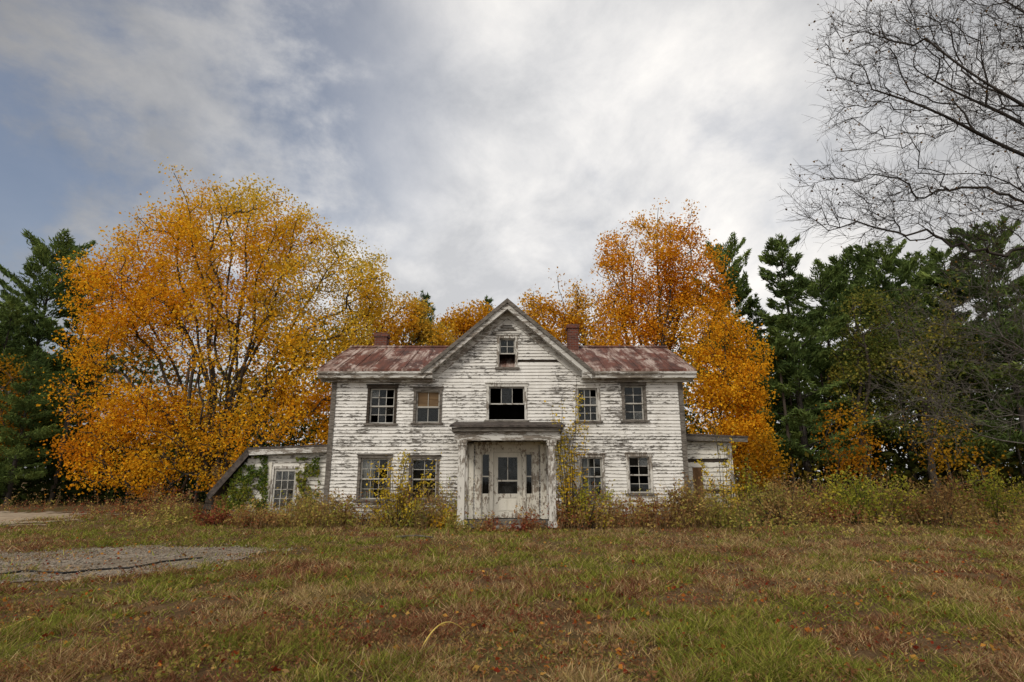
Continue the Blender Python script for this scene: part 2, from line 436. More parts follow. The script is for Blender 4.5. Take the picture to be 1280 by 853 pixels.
def conifer(kind, label, px, toppy, Y, cat='pine tree', group=None, basepy=610, rot=None, wide=1.0, name='pine_tree'):
    x = W(px, basepy, Y)[0]; z0 = hz(x, Y); H = W(px, toppy, Y)[1]-z0
    x = W(px, (toppy+basepy)/2, Y)[0]
    t = empty(name, (x, Y, z0), label, cat, group)
    H0, parts = CONV[kind]
    if not isinstance(parts[0], bpy.types.Object):
        (V, Fc), (V2, F2, c2) = parts
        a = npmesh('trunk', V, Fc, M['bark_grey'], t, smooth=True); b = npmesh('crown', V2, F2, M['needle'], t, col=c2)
        CONV[kind] = (H0, (a, b))
    else:
        for p in parts:
            q = p.copy(); COL.objects.link(q); q.parent = t
    s = H/H0; t.scale = (s*wide, s*wide, s); t.rotation_euler.z = random.uniform(0, 6.28) if rot is None else rot
    return t
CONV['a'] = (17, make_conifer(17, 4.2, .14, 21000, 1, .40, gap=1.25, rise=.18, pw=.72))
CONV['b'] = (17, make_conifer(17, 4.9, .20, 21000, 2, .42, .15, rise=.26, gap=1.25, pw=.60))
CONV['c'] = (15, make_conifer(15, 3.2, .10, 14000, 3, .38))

# ------------------------------------------------------------------ the setting: ground, gravel, track
def axis(lo, hi, step, far):
    a = list(np.arange(lo, hi+1e-6, step)); d = step; l = lo; h = hi; L = []; H_ = []
    while h < far:
        d *= 1.35; l -= d; h += d; L.append(l); H_.append(h)
    return np.array(L[::-1]+a+H_)
xs = axis(-22, 26, .4, 600); ys = axis(-4, 30, .4, 600)
X, Yg = np.meshgrid(xs, ys); fall = np.clip(1-np.maximum(np.abs(X)-40, 0)/50, 0, 1)*np.clip(1-np.maximum(Yg-60, 0)/50, 0, 1)
Z = h2(X.ravel(), Yg.ravel())*fall.ravel()
nx, ny = len(xs), len(ys)
I = np.arange(nx*ny).reshape(ny, nx)
Fc = np.stack([I[:-1, :-1].ravel(), I[:-1, 1:].ravel(), I[1:, 1:].ravel(), I[1:, :-1].ravel()], 1)
g = npmesh('ground', np.stack([X.ravel(), Yg.ravel(), Z], 1), Fc, M['ground'], smooth=True); g['kind'] = 'structure'

def inpoly(x, y, poly):
    ins = np.zeros(len(x), bool); n = len(poly)
    for i in range(n):
        x1, y1 = poly[i]; x2, y2 = poly[(i+1) % n]
        c = ((y1 > y) != (y2 > y)); xi = (x2-x1)*(y-y1)/((y2-y1) if y2 != y1 else 1e-9)+x1
        ins ^= c & (x < xi)
    return ins
GRAV = [(-30, 6.6)]+[G(*p) for p in [(0,737),(90,733),(190,719),(270,707),(328,697),(343,690),(318,685),(240,684),(150,686),(60,689),(0,692)]]+[(-30, 15.5)]
DIRT = [(-60, 17.5)]+[G(*p) for p in [(0,662),(45,657),(85,649),(112,643),(60,641),(0,640)]]+[(-60, 27)]
def wob(x, y):
    P = np.stack([x, y, np.zeros_like(x)], 1)
    return (vnoise(P, 1.3)-.5)*1.2+(vnoise(P+9, 4)-.5)*.7, (vnoise(P+31, 1.3)-.5)*1.2+(vnoise(P+17, 4)-.5)*.7
def ongravel(x, y):
    a, b = wob(x, y); return inpoly(x+a, y+b, GRAV)
def ondirt(x, y):
    a, b = wob(x, y); return inpoly(x+a*2, y+b*2, DIRT)
def patch(name, x0, x1, y0, y1, st_, test, mat, dz):
    xs = np.arange(x0, x1, st_); ys = np.arange(y0, y1, st_); X, Y = np.meshgrid(xs, ys)
    ok = test((X+st_/2).ravel(), (Y+st_/2).ravel()).reshape(X.shape)
    V = np.stack([X.ravel(), Y.ravel(), h2(X.ravel(), Y.ravel())+dz], 1)
    I = np.arange(X.size).reshape(X.shape); m = ok[:-1, :-1]
    Fc = np.stack([I[:-1, :-1][m], I[:-1, 1:][m], I[1:, 1:][m], I[1:, :-1][m]], 1)
    used, inv = np.unique(Fc, return_inverse=True)
    o = npmesh(name, V[used], inv.reshape(-1, 4), mat, smooth=True); o['kind'] = 'structure'; return o
patch('gravel_drive', -24, -4, 6, 16, .07, ongravel, M['gravel'], .014)
patch('dirt_track', -40, -13, 15, 30, .2, ondirt, M['dirt'], .014)
# loose stones
n = 9500; x = rng.uniform(-13, -4.0, n); y = rng.uniform(7.2, 14.6, n)
dxn = rng.normal(size=n)*.45; dyn = rng.normal(size=n)*.45
k_ = ongravel(x, y) | ongravel(x+dxn, y+dyn); x = x[k_]; y = y[k_]; n = len(x)
s = rng.uniform(.008, .026, n); c = np.stack([x, y, h2(x, y)+.014+s*.3], 1)
oc = np.array([(1,0,0),(-1,0,0),(0,1,0),(0,-1,0),(0,0,.7),(0,0,-.7)])
V = c[:, None, :]+oc[None]*s[:, None, None]*rng.uniform(.7, 1.3, (n, 6, 1))
of = np.array([(0,2,4),(2,1,4),(1,3,4),(3,0,4),(2,0,5),(1,2,5),(3,1,5),(0,3,5)])
cc = np.repeat(rng.uniform(.15, .44, (n, 1))*np.array([1, .88, .73]), 6, 0)
o = npmesh('loose_gravel', V, (np.arange(n)[:, None, None]*6+of[None]).reshape(-1, 3), M['grass'], col=cc)
tag(o, 'loose grey stones scattered over the gravel drive', 'gravel', kind='stuff')

# ------------------------------------------------------------------ grass
def blades(n, ymin, ymax, hgt, wid, pals, seed, name, label):
    g = np.random.default_rng(seed)
    u = g.random(n); y = ymin*(ymax/ymin)**u
    x = g.uniform(-1.08, 1.08, n)*y
    a = g.normal(size=(2, n))*.38
    k_ = ~ongravel(x+a[0], y+a[1]) & ~ondirt(x+a[0], y+a[1])
    P = np.stack([x, y, np.zeros_like(x)], 1)
    k_ |= (g.random(len(x)) < np.clip((fbm(P+3, .9, 3)-.47)*2.8, .03, .7)) & (y < 15)
    x = x[k_]; y = y[k_]
    P = np.stack([x, y, np.zeros_like(x)], 1)
    tuft = fbm(P, 2.2, 3); big = fbm(P+50, .33, 3); fine = fbm(P+11, 6, 2)
    keep = g.random(len(x)) < np.clip((tuft-.2)*2.8, .2, 1)*np.clip((fine-.32)*4.5, .2, 1)
    x, y, P, tuft, big, fine = x[keep], y[keep], P[keep], tuft[keep], big[keep], fine[keep]
    n = len(x)
    # greener toward the house and round the drive, drier in the foreground
    near = np.clip((y-8)*.065, -.06, .36)+np.where((x < -2) & (y > 6), .12, 0)
    green = np.clip((big-.5)*2.2+(fbm(P+20, 1.3, 3)-.5)*2.8+(fbm(P+33, 5, 2)-.5)*1.6+.14+near, 0.05, .85)
    H = hgt*(.30+2.5*np.clip(tuft-.33, 0, 1)+1.6*np.clip(fine-.5, 0, 1))*g.uniform(.3, 1.6, n)
    Wd = wid*(y/6)**.75*g.uniform(.6, 1.3, n)
    az = g.uniform(0, 2*math.pi, n); lean = g.normal(size=(n, 2))*1.0
    base = np.stack([x, y, h2(x, y)-.005], 1)
    wv = np.stack([np.cos(az), np.sin(az), np.zeros(n)], 1)*Wd[:, None]
    tip = base+np.stack([lean[:, 0]*H, lean[:, 1]*H, H], 1)
    V = np.stack([base-wv, base+wv, tip], 1).reshape(-1, 3)
    isg = g.random(n) < green
    red = fbm(P+80, .9, 3)
    cb = grad(pals[0], .43+(red-.5)*1.7+(g.random(n)-.5)*1.1+np.clip((y-8)*.02, -.06, .08)); cg = grad(pals[1], g.random(n))
    c = np.where(isg[:, None], cg, cb)*g.uniform(.45, 1.35, (n, 1))
    o = npmesh(name, V, np.arange(3*n).reshape(n, 3), M['grass'], col=np.repeat(c, 3, 0))
    return tag(o, label, 'grass', kind='stuff')
DRY = [(.20,.082,.047), (.31,.155,.08), (.41,.26,.13), (.56,.43,.23), (.38,.28,.115)]
GRN = [(.12,.145,.024), (.19,.22,.034), (.28,.30,.05), (.40,.37,.09)]
blades(540000, 4.2, 24, .066, .0060, (DRY, GRN), 21, 'lawn_grass', 'short dry brown and green grass of the front lawn')
# weeds along the house, in the lawn and the right field
def weeds(name, label, regions, pal, seed, ls=(.04, .12), m_=8, fan=False, cut=.3):
    g = np.random.default_rng(seed); V = []; cols = []
    for (x0, x1, y0, y1, n, h0, h1, pv) in regions:
        if fan:
            y = y0*(y1/y0)**g.random(n); x = g.uniform(-1.05, 1.05, n)*y
        else:
            x = g.uniform(x0, x1, n); y = g.uniform(y0, y1, n)
        cl = fbm(np.stack([x, y, np.zeros(n)+pv*9], 1), .9, 2); kk = g.random(n) < np.clip((cl-cut)*3.4, .05, 1)
        kk &= ~ongravel(x, y) & ~ondirt(x, y)
        x, y, cl = x[kk], y[kk], cl[kk]; n = len(x)
        H = g.uniform(h0, h1, n)*(.2+2.2*np.clip(cl-.15, 0, 1)**1.5); base = np.stack([x, y, h2(x, y)-.02], 1)
        ln = g.normal(size=(n, 2))*.25; tip = base+np.stack([ln[:, 0]*H, ln[:, 1]*H, H], 1)
        az = g.uniform(0, 6.28, n); w = np.stack([np.cos(az), np.sin(az), 0*az], 1)*(.008 if not fan else .0025)
        V.append(np.stack([base-w, base+w, tip+w*.3, tip-w*.3], 1).reshape(-1, 3)); cols.append(np.repeat(np.array([[.26,.175,.095]])*g.uniform(.5, 1.6, (n, 1)), 4, 0))
        f = g.uniform(.2, 1.02, (n, m_, 1)); sp = .05 if not fan else .018
        Cn = (base[:, None, :]*(1-f)+tip[:, None, :]*f+g.normal(size=(n, m_, 3))*sp).reshape(-1, 3)
        d = np.concatenate([g.normal(size=(n*m_, 2)), g.uniform(.1, 1.0, (n*m_, 1))], 1)
        v, _ = leafgeo(Cn, g.uniform(ls[0], ls[1], len(Cn)), dirs=d, aspect=.24)
        V.append(v); vv = pv+(fbm(Cn, .6, 2)-.5)*1.5+(np.repeat(g.random(n), m_)-.5)*.6+(g.random(len(Cn))-.5)*.3
        cols.append(np.repeat(grad(pal, vv)*g.uniform(.6, 1.3, (len(Cn), 1)), 4, 0))
    V = np.concatenate(V)
    o = npmesh(name, V, np.arange(len(V)).reshape(-1, 4), M['leaf'], col=np.concatenate(cols))
    return tag(o, label, 'weeds', kind='stuff')
WEED = [(.30,.08,.045), (.38,.19,.08), (.46,.32,.13), (.58,.46,.12), (.38,.38,.08), (.22,.26,.05)]
LAWNW = [(.26,.085,.05), (.33,.155,.075), (.40,.26,.11), (.31,.28,.06), (.20,.24,.042)]
weeds('lawn_weeds', 'small reddish and green leafy weeds all over the lawn', [(0, 0, 4.4, 18, 16000, .03, .12, .38)], LAWNW, 15, (.016, .044), 8, True)
weeds('foundation_weeds', 'tangled brown and green weeds growing along the foot of the farmhouse',
      [(-6.4, -1.6, 17.4, 18.85, 1400, .25, 1.25, .5), (1.3, 6.2, 17.2, 18.85, 1500, .3, 1.4, .45), (-1.9, -.5, 16.6, 17.2, 220, .15, .65, .55), (.3, 1.7, 16.6, 17.2, 220, .15, .65, .55), (-.7, .5, 16.4, 16.9, 70, .08, .25, .6),
       (-11.4, -6.2, 17.4, 19.9, 1400, .25, .85, .38), (5.8, 9.5, 17.2, 20, 1100, .4, 1.4, .48)], WEED, 5, cut=.36)
weeds('field_weeds', 'tall brown and yellow weeds of the overgrown field right of the house',
      [(8.0, 30, 16.8, 22, 7000, .55, 1.55, .5), (6, 24, 14.8, 17.2, 1100, .15, .65, .48), (8, 36, 22, 30, 3400, .5, 1.8, .45), (-30, -10, 20, 30, 1500, .25, .8, .4)], WEED, 6, cut=.31)
# fallen leaves
n = 5400; u = rng.random(n); y = 4.5*(22/4.5)**u; x = rng.uniform(-1.05, 1.05, n)*y
C = np.stack([x, y, h2(x, y)+rng.uniform(.015, .05, n)], 1)
a = rng.uniform(0, 6.28, n); d = np.stack([np.cos(a), np.sin(a), rng.normal(size=n)*.2], 1)
V, Fc = leafgeo(C, rng.uniform(.025, .068, n), dirs=d, aspect=.36, spread=.4)
o = npmesh('fallen_leaves', V, Fc, M['leaf'], col=leafcol(C, [(.26,.04,.02), (.44,.12,.03), (.62,.27,.05), (.55,.36,.10), (.38,.24,.11), (.18,.09,.04)], 3, 1.4))
tag(o, 'fallen orange and red leaves scattered across the lawn', 'leaves', kind='stuff')

# ------------------------------------------------------------------ farmhouse
HX, HY = -.16, 19.0
XL, XR = -6.01, 5.69
YB = 25.2; ZE = 4.86; RZ = 6.56; RY = 22.1
GP = 7.36; GH = 2.72
O = (HX, HY, 0)
house = empty('farmhouse', O, 'abandoned two storey white farmhouse with peeling clapboards, central front gable and rusty roof', 'house')
def rect(px0, py0, px1, py1, Y=HY):
    x0, z1 = W(px0, py0, Y); x1, z0 = W(px1, py1, Y)
    x0b = W(px0, py1, Y)[0]; x1b = W(px1, py1, Y)[0]
    return (x0+x0b)/2, (x1+x1b)/2, z0, z1
WIN = [  # rect px, cols, rows, casing, kind
 ((459,482,495,532), 3, 2, 'wood_dark', 'white', None),
 ((517,485,552,531), 2, 1, 'wood_grey', 'dusty', 'blind'),
 ((608,480,659,528), 3, 1, 'trim_v', 'open', None),
 ((719,482,751,529), 3, 2, 'trim_v', 'white', None),
 ((777,479,809,528), 2, 2, 'wood_grey', 'white', None),
 ((447,569,487,627), 3, 2, 'wood_grey', 'white', 'curtain'),
 ((511,570,548,627), 2, 2, 'wood_grey', 'white', None),
 ((723,568,757,622), 3, 2, 'trim_v', 'white', 'curtain'),
 ((783,567,817,619), 2, 2, 'trim_v', 'dusty', None),
 ((621,420,647,462), 2, 2, 'trim_v', 'open', None)]
DOOR = rect(594, 556, 674, 652)
ops = []
for w in WIN:
    x0, x1, z0, z1 = rect(*w[0]); ops.append((x0+.07, x1-.07, z0+.05, z1-.07))
ops.append((DOOR[0]+.05, DOOR[1]-.05, .0, DOOR[3]-.05))

def siding(mb, sh, u2w, prof, z0, z1, openings, ex=.108, seed=1, miss=.012):
    g = random.Random(seed); z = z0
    while z < z1:
        zt = min(z+ex, z1); zc = (z+zt)/2
        a, b = prof(zt if z > ZE-.3 else zc)
        iv = [(a, b)] if b-a > .05 else []
        for (o0, o1, oz0, oz1) in openings:
            if oz0 < zc < oz1:
                nv = []
                for p, q in iv:
                    if o1 <= p or o0 >= q: nv.append((p, q)); continue
                    if o0 > p: nv.append((p, o0))
                    if o1 < q: nv.append((o1, q))
                iv = nv
        for p, q in iv:
            sh.add([u2w(p, 0, z), u2w(q, 0, z), u2w(q, 0, zt), u2w(p, 0, zt)], [(0, 1, 2, 3)])
            c = p
            while c < q-.02:
                e = min(q, c+g.uniform(.9, 3.8))
                if q-e < .4: e = q
                if g.random() > miss:
                    j0, j1 = g.gauss(0, .006), g.gauss(0, .006); of = .034+g.random()*.010
                    if g.random() < .06: j1 -= .03
                    n = 3; vs = []
                    for i in range(n+1):
                        f = i/n; u = c+.003+(e-c-.006)*f; zz = z+j0*(1-f)+j1*f+g.gauss(0, .0025); oo = of+g.gauss(0, .003)
                        vs += [u2w(u, oo, zz-.012), u2w(u, .005, zt+.004), u2w(u, .002, zz-.012)]
                    fs = []
                    for i in range(n):
                        k0 = i*3; k1 = k0+3
                        fs += [(k0, k1, k1+1, k0+1), (k0, k0+2, k1+2, k1)]
                    mb.add(vs, fs)
                c = e
        z = zt
wb = MB(); sh = MB()
def prof_front(z):
    if z <= ZE-.25: return XL, XR
    hw = GH*(GP-.16-z)/(GP-.16-ZE+.2)
    if z < ZE: hw = max(hw, XR-HX)
    return (max(XL, HX-hw), min(XR, HX+hw))
siding(wb, sh, lambda u, o, z: (u, HY-o, z), prof_front, .22, GP-.2, ops, seed=4)
def prof_end(z):
    if z <= ZE: return HY, YB
    f = (RZ-.12-z)/(RZ-.12-ZE); return RY-(RY-HY)*f, RY+(YB-RY)*f
siding(wb, sh, lambda u, o, z: (XL-o, u, z), prof_end, .22, RZ-.15, [], seed=7)
siding(wb, sh, lambda u, o, z: (XR+o, u, z), prof_end, .22, RZ-.15, [], seed=8)
siding(wb, sh, lambda u, o, z: (u, YB+o, z), lambda z: prof_front(z), .22, GP-.2, [], seed=9)
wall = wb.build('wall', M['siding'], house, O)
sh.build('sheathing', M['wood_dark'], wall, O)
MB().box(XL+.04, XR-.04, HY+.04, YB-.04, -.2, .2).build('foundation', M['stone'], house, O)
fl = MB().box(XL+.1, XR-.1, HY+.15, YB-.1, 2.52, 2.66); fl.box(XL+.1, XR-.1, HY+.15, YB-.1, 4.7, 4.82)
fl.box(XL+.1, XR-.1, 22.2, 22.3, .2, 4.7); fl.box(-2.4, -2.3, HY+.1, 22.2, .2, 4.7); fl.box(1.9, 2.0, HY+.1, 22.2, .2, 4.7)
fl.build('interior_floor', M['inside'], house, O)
for x0, x1 in ((XL-.05, XL+.11), (XR-.11, XR+.05)):
    MB().box(x0, x1, HY-.055, HY+.1, .15, 4.62).build('corner_board', M['wood_grey'], house, O)
def rakeline(x, off): return GP-off-(abs(x-HX))*(GP-4.92)/2.78
gl_, gr_ = HX-2.45, HX+2.45
for sgn, (fa, fb) in ((-1, (XL-.05, gl_)), (1, (gr_, XR+.05))):
    MB().box(fa, fb, HY-.06, HY+.02, 4.60, 4.84).build('frieze_board', M['trim'], house, O)
    xe = HX+sgn*2.62
    MB().prism_xz([(HX+sgn*.001, GP-.16), (xe, rakeline(xe, .16)), (xe, rakeline(xe, .50)), (HX+sgn*.001, GP-.50)], HY-.065, HY+.01).build('gable_frieze', M['trim'], house, O)
# main roof (stops either side of the front gable, so the gable wall runs down unbroken)
sl = (RZ-4.98)/(RY-18.55)
def roofz(y): return 4.98+(y-18.55)*sl if y <= RY else RZ-(y-RY)*sl
rf = MB()
ox0, ox1 = XL-.42, XR+.42
cL, cR = HX-2.62, HX+2.62
def slab(ya, xa, xb):
    rf.prism_yz([(ya, roofz(ya)), (RY, RZ), (25.65, roofz(25.65)), (25.65, roofz(25.65)-.07), (RY, RZ-.08), (ya, roofz(ya)-.07)], xa, xb)
slab(18.55, ox0, cL); slab(HY+.05, cL+.001, cR-.001); slab(18.55, cR, ox1)
x = ox0+.02
while x < ox1:
    for ya, yb in ((18.54, RY), (25.66, RY)):
        if ya < 20 and cL-.05 < x < cR+.05: continue
        za, zb = roofz(ya)+.002, roofz(yb)+.002
        j = random.gauss(0, .02); hh = random.uniform(.012, .028)
        rf.add([(x-.014+j, ya, za), (x+.014+j, ya, za), (x+.014, yb, zb), (x-.014, yb, zb), (x-.010+j, ya, za+hh), (x+.010+j, ya, za+hh), (x+.010, yb, zb+hh), (x-.010, yb, zb+hh)],
               [(0,3,2,1),(4,5,6,7),(0,1,5,4),(1,2,6,5),(2,3,7,6),(3,0,4,7)])
    x += .56
rf.prism_yz([(RY-.12, RZ-.02), (RY, RZ+.06), (RY+.12, RZ-.02)], ox0-.01, ox1+.01)
roof = rf.build('roof', M['roof'], house, O)
gr = MB(); y0, y1 = 18.5, 25.7; ez = 4.90; gw = 2.84
for sgn in (-1, 1):
    A = [(HX, GP+.06), (HX+sgn*gw, ez+.04), (HX+sgn*gw, ez-.03), (HX, GP-.02)]
    if sgn > 0: A = A[::-1]
    gr.prism_xz(A, y0, y1)
    for i in range(14):
        yy = y0+.25+i*.46
        gr.prism_xz([(HX, GP+.062), (HX+sgn*gw, ez+.042), (HX+sgn*gw, ez+.08), (HX, GP+.10)][::-sgn], yy-.012, yy+.012)
gable = gr.build('gable_roof', M['roof'], house, O)
for sgn in (-1, 1):
    rk = MB()
    xe = HX+sgn*2.80; xc = HX+sgn*.001
    f = lambda x, off: GP-off-(abs(x-HX))*(GP-4.90)/2.84
    rk.prism_xz([(xc, GP-.03), (xe, f(xe, .03)), (xe, f(xe, .27)), (xc, GP-.30)], 18.53, 18.59)
    rk.prism_xz([(xc, GP-.22), (xe, f(xe, .22)), (xe, f(xe, .26)), (xc, GP-.26)], 18.592, HY-.07)
    rk.build('rake_board', M['trim'], gable, O)
    xd = HX+sgn*2.85
    MB().prism_xz([(xc, GP+.066), (xd, f(xd, -.05)), (xd, f(xd, .10)), (xc, GP-.09)], 18.465, 18.498).build('drip_edge', M['wood_grey'], gable, O)
for a, b in ((XL-.42, HX-2.48), (HX+2.48, XR+.42)):
    cn = MB()
    cn.box(a, b, 18.57, 18.62, 4.70, 4.905); cn.box(a, b, 18.622, HY-.065, 4.70, 4.74); cn.box(a+.03, b-.03, HY-.16, HY-.062, 4.60, 4.698)
    cn.box(a, b, 18.51, 18.568, 4.83, 4.90)
    cn.build('eave_cornice', M['trim'], roof, O)
for x0, x1, y0_, y1_, zt in ((*sorted((W(470, 420, 22.3)[0], W(485, 420, 22.3)[0])), 22.1, 22.55, W(477, 417, 22.2)[1]), (*sorted((W(709, 420, 21.9)[0], W(722, 420, 21.9)[0])), 21.6, 22.05, W(715, 407, 21.8)[1])):
    c = MB(); c.box(x0, x1, y0_, y1_, 6.0, zt-.16); c.box(x0-.04, x1+.04, y0_-.04, y1_+.04, zt-.158, zt-.04); c.box(x0-.01, x1+.01, y0_-.01, y1_+.01, zt-.038, zt)
    c.build('chimney', M['brick'], roof, O)

def window(parent, rc, cols, rows, cas, kind, extra, Y=HY, org=O, lab=None):
    x0, x1, z0, z1 = rc
    cw = .085
    win = MB()
    win.box(x0-.03, x1+.03, Y-.06, Y+.02, z1-.10, z1)
    win.box(x0-.05, x1+.05, Y-.095, Y-.0, z1+.002, z1+.035)
    win.box(x0, x0+cw, Y-.055, Y+.10, z0+.062, z1-.102); win.box(x1-cw, x1, Y-.055, Y+.10, z0+.062, z1-.102)
    wo = win.build('window', M[cas], parent, org, label=lab)
    MB().box(x0-.06, x1+.06, Y-.11, Y+.1, z0, z0+.06).build('sill', M['wood_grey'], wo, org)
    a, b, c, d = x0+cw+.002, x1-cw-.002, z0+.064, z1-.104
    mid = (c+d)/2
    s = MB(); gp = MB(); gd = MB()
    rr = random.Random(int(x0*1000+z0*77))
    def sash(zA, zB, yy, nr, glaze=True):
        fw = .042; mt = .018
        s.box(a, a+fw, yy, yy+.035, zA, zB); s.box(b-fw, b, yy, yy+.035, zA, zB)
        s.box(a+fw+.001, b-fw-.001, yy, yy+.035, zA, zA+fw); s.box(a+fw+.001, b-fw-.001, yy, yy+.035, zB-fw, zB)
        pw = (b-a-2*fw)/cols; ph = (zB-zA-2*fw)/nr
        for i in range(1, cols): s.box(a+fw+pw*i-mt/2, a+fw+pw*i+mt/2, yy+.003, yy+.03, zA+fw+.001, zB-fw-.001)
        for j in range(1, nr): s.box(a+fw+.001, b-fw-.001, yy+.005, yy+.028, zA+fw+ph*j-mt/2, zA+fw+ph*j+mt/2)
        if not glaze: return
        for i in range(cols):
            for j in range(nr):
                q = rr.random()
                if q < .18: continue
                tgt = gd if (kind == 'dusty' and q > .6) or q > .88 else gp
                xa, xb, za, zb = a+fw+pw*i+.004, a+fw+pw*(i+1)-.004, zA+fw+ph*j+.004, zA+fw+ph*(j+1)-.004
                t1, t2 = rr.gauss(0, .006), rr.gauss(0, .006)
                tgt.add([(xa, yy+.017+t1, za), (xb, yy+.017+t2, za), (xb, yy+.017-t1, zb), (xa, yy+.017-t2, zb)], [(0, 1, 2, 3)])
    if kind == 'open':
        sash(mid-.03, d, Y+.04, max(1, rows))
    else:
        sash(c, mid-.002, Y+.075, rows); sash(mid-.03, d, Y+.035, rows, extra != 'blind')
    s.build('sash', M['sash'], wo, org)
    if gp.v: gp.build('pane', M['glass'], wo, org)
    if gd.v: gd.build('pane', M['glass_dusty'], wo, org, label='dust covered window pane')
    if extra == 'blind':
        MB().box(a+.03, b-.03, Y+.072, Y+.0745, mid+.0, d).build('blind', M['blind'], wo, org, label='brown board filling the upper half of the window')
    if extra == 'curtain':
        n = 16; vs = []; xr = a+(b-a)*.45
        for i in range(n+1):
            u = a+.02+(xr-a)*i/n; yy = Y+.16+.02*math.sin(i*1.9)
            vs += [(u, yy, c), (u+.02*math.sin(i), yy, d)]
        mb = MB(); mb.add(vs, [(2*i, 2*i+2, 2*i+3, 2*i+1) for i in range(n)]); mb.build('curtain', M['curtain'], wo, org)
    return wo
LABS = ['upper window in a dark bare wood casing, leftmost of the upper storey', 'upper window with a brown board across its upper half', 'wide upper window over the porch with its lower sash missing', None, None, None, None, None, None, 'small attic window in the gable peak']
for w, lb in zip(WIN, LABS):
    window(house, rect(*w[0]), w[1], w[2], w[3], w[4], w[5], lab=lb)
# triangular vent in the gable
tx = (W(618, 416, HY)[0], W(650, 416, HY)[0]); tz = W(634, 416, HY)[1]; tt = W(634, 402, HY)[1]; tm = HX
v = MB().prism_xz([(tx[0], tz), (tx[1], tz), (tm, tt+.05)], HY-.06, HY-.036)
v.box(tx[0]-.05, tx[1]+.05, HY-.085, HY-.061, tz-.05, tz-.002)
vo_ = v.build('gable_vent', M['trim'], house, O)
lv = MB()
for i in range(3):
    zz = tz+.05+i*.075; hw = (tx[1]-tx[0])/2*(1-(zz+.05-tz)/(tt+.05-tz))-.03
    if hw > .02: lv.box(tm-hw, tm+hw, HY-.072, HY-.062, zz, zz+.045)
lv.build('louvre', M['wood_dark'], vo_, O)

# entrance
dx0, dx1, dz0, dz1 = DOOR; dcx = HX+.02
ent = MB()
ent.box(dx0, dx1, HY-.09, HY+.02, dz1-.24, dz1); ent.box(dx0-.05, dx1+.05, HY-.14, HY-.02, dz1+.002, dz1+.07)
ent.box(dx0, dx0+.20, HY-.085, HY+.1, .2, dz1-.242); ent.box(dx1-.20, dx1, HY-.085, HY+.1, .2, dz1-.242)
ml, mr_ = dcx-.47, dcx+.47
ent.box(ml-.11, ml, HY-.06, HY+.1, .2, dz1-.242); ent.box(mr_, mr_+.11, HY-.06, HY+.1, .2, dz1-.242)
eo = ent.build('door_surround', M['door_paint'], house, O)
def quad(x0, x1, y, z0, z1):
    q = MB(); q.add([(x0, y, z0), (x1, y, z0), (x1, y, z1), (x0, y, z1)], [(0, 1, 2, 3)]); return q
for a, b in ((dx0+.202, ml-.112), (mr_+.112, dx1-.202)):
    sd = MB(); sd.box(a, b, HY+.0, HY+.05, .2, .98); sd.box(a, a+.03, HY+.0, HY+.05, .982, dz1-.242); sd.box(b-.03, b, HY+.0, HY+.05, .982, dz1-.242)
    sd.box(a+.04, b-.04, HY-.015, HY-.001, .3, .88); sd.box(a+.031, b-.031, HY, HY+.05, 1.50, 1.54); sd.box(a+.031, b-.031, HY, HY+.05, dz1-.32, dz1-.244)
    so = sd.build('sidelight', M['door_paint'], house, O)
    quad(a+.03, b-.03, HY+.03, .98, dz1-.32).build('pane', M['glass'], so, O)
d = MB(); a, b = ml+.004, mr_-.004; dt = dz1-.246; y0, y1 = HY+.02, HY+.065
d.box(a, a+.15, y0, y1, .23, dt); d.box(b-.15, b, y0, y1, .23, dt)
d.box(a+.151, b-.151, y0, y1, .23, .40); d.box(a+.151, b-.151, y0, y1, .85, .98); d.box(a+.151, b-.151, y0, y1, dt-.16, dt)
d.box(a+.151, b-.151, y0, y1, 1.36, 1.41)
d.box(dcx-.012, dcx+.012, y0+.004, y1-.004, 1.411, dt-.161)
d.box(a+.151, b-.151, y0+.02, y1-.01, .401, .849)
d.box(a+.19, dcx-.03, y0-.006, y0+.019, .45, .80); d.box(dcx+.03, b-.19, y0-.006, y0+.019, .45, .80)
do = d.build('door', M['door_paint'], house, O, label='cream panelled front door with glazed upper half')
quad(a+.14, b-.14, y0+.02, .98, 1.36).build('pane', M['glass_door'], do, O)
quad(a+.14, b-.14, y0+.02, 1.41, dt-.16).build('pane', M['glass_door'], do, O)
V, Fc = tubes([(b-.055, y0-.06, 1.0), (b-.055, y0-.03, 1.0)], [(b-.055, y0-.03, 1.0), (b-.055, y0, 1.0)], np.array([.03, .018]), np.array([.03, .018]), 10)
npmesh('handle', V, Fc, M['wood_dark'], do, origin=O)
# porch
PX0, PX1, PY0 = -1.83, 1.55, 17.38
pr = MB()
pr.prism_yz([(PY0-.08, 3.02), (HY-.04, 3.28), (HY-.04, 3.20), (PY0-.08, 2.96)], PX0-.06, PX1+.06)
po = pr.build('porch_roof', M['shingle'], house, O)
e = MB(); e.box(PX0, PX1, PY0, PY0+.10, 2.84, 2.955)
e.box(PX0, PX0+.10, PY0+.102, HY-.05, 2.84, 2.955); e.box(PX1-.10, PX1, PY0+.102, HY-.05, 2.84, 2.955)
e.build('porch_fascia', M['wood_grey'], po, O)
e = MB(); e.box(PX0+.08, PX1-.08, PY0+.12, PY0+.30, 2.58, 2.838)
e.box(PX0+.08, PX0+.26, PY0+.302, HY-.05, 2.58, 2.838); e.box(PX1-.26, PX1-.08, PY0+.302, HY-.05, 2.58, 2.838)
e.build('porch_frieze', M['trim'], po, O)
MB().box(PX0+.262, PX1-.262, PY0+.31, HY-.05, 2.80, 2.836).build('porch_ceiling', M['trim'], po, O)
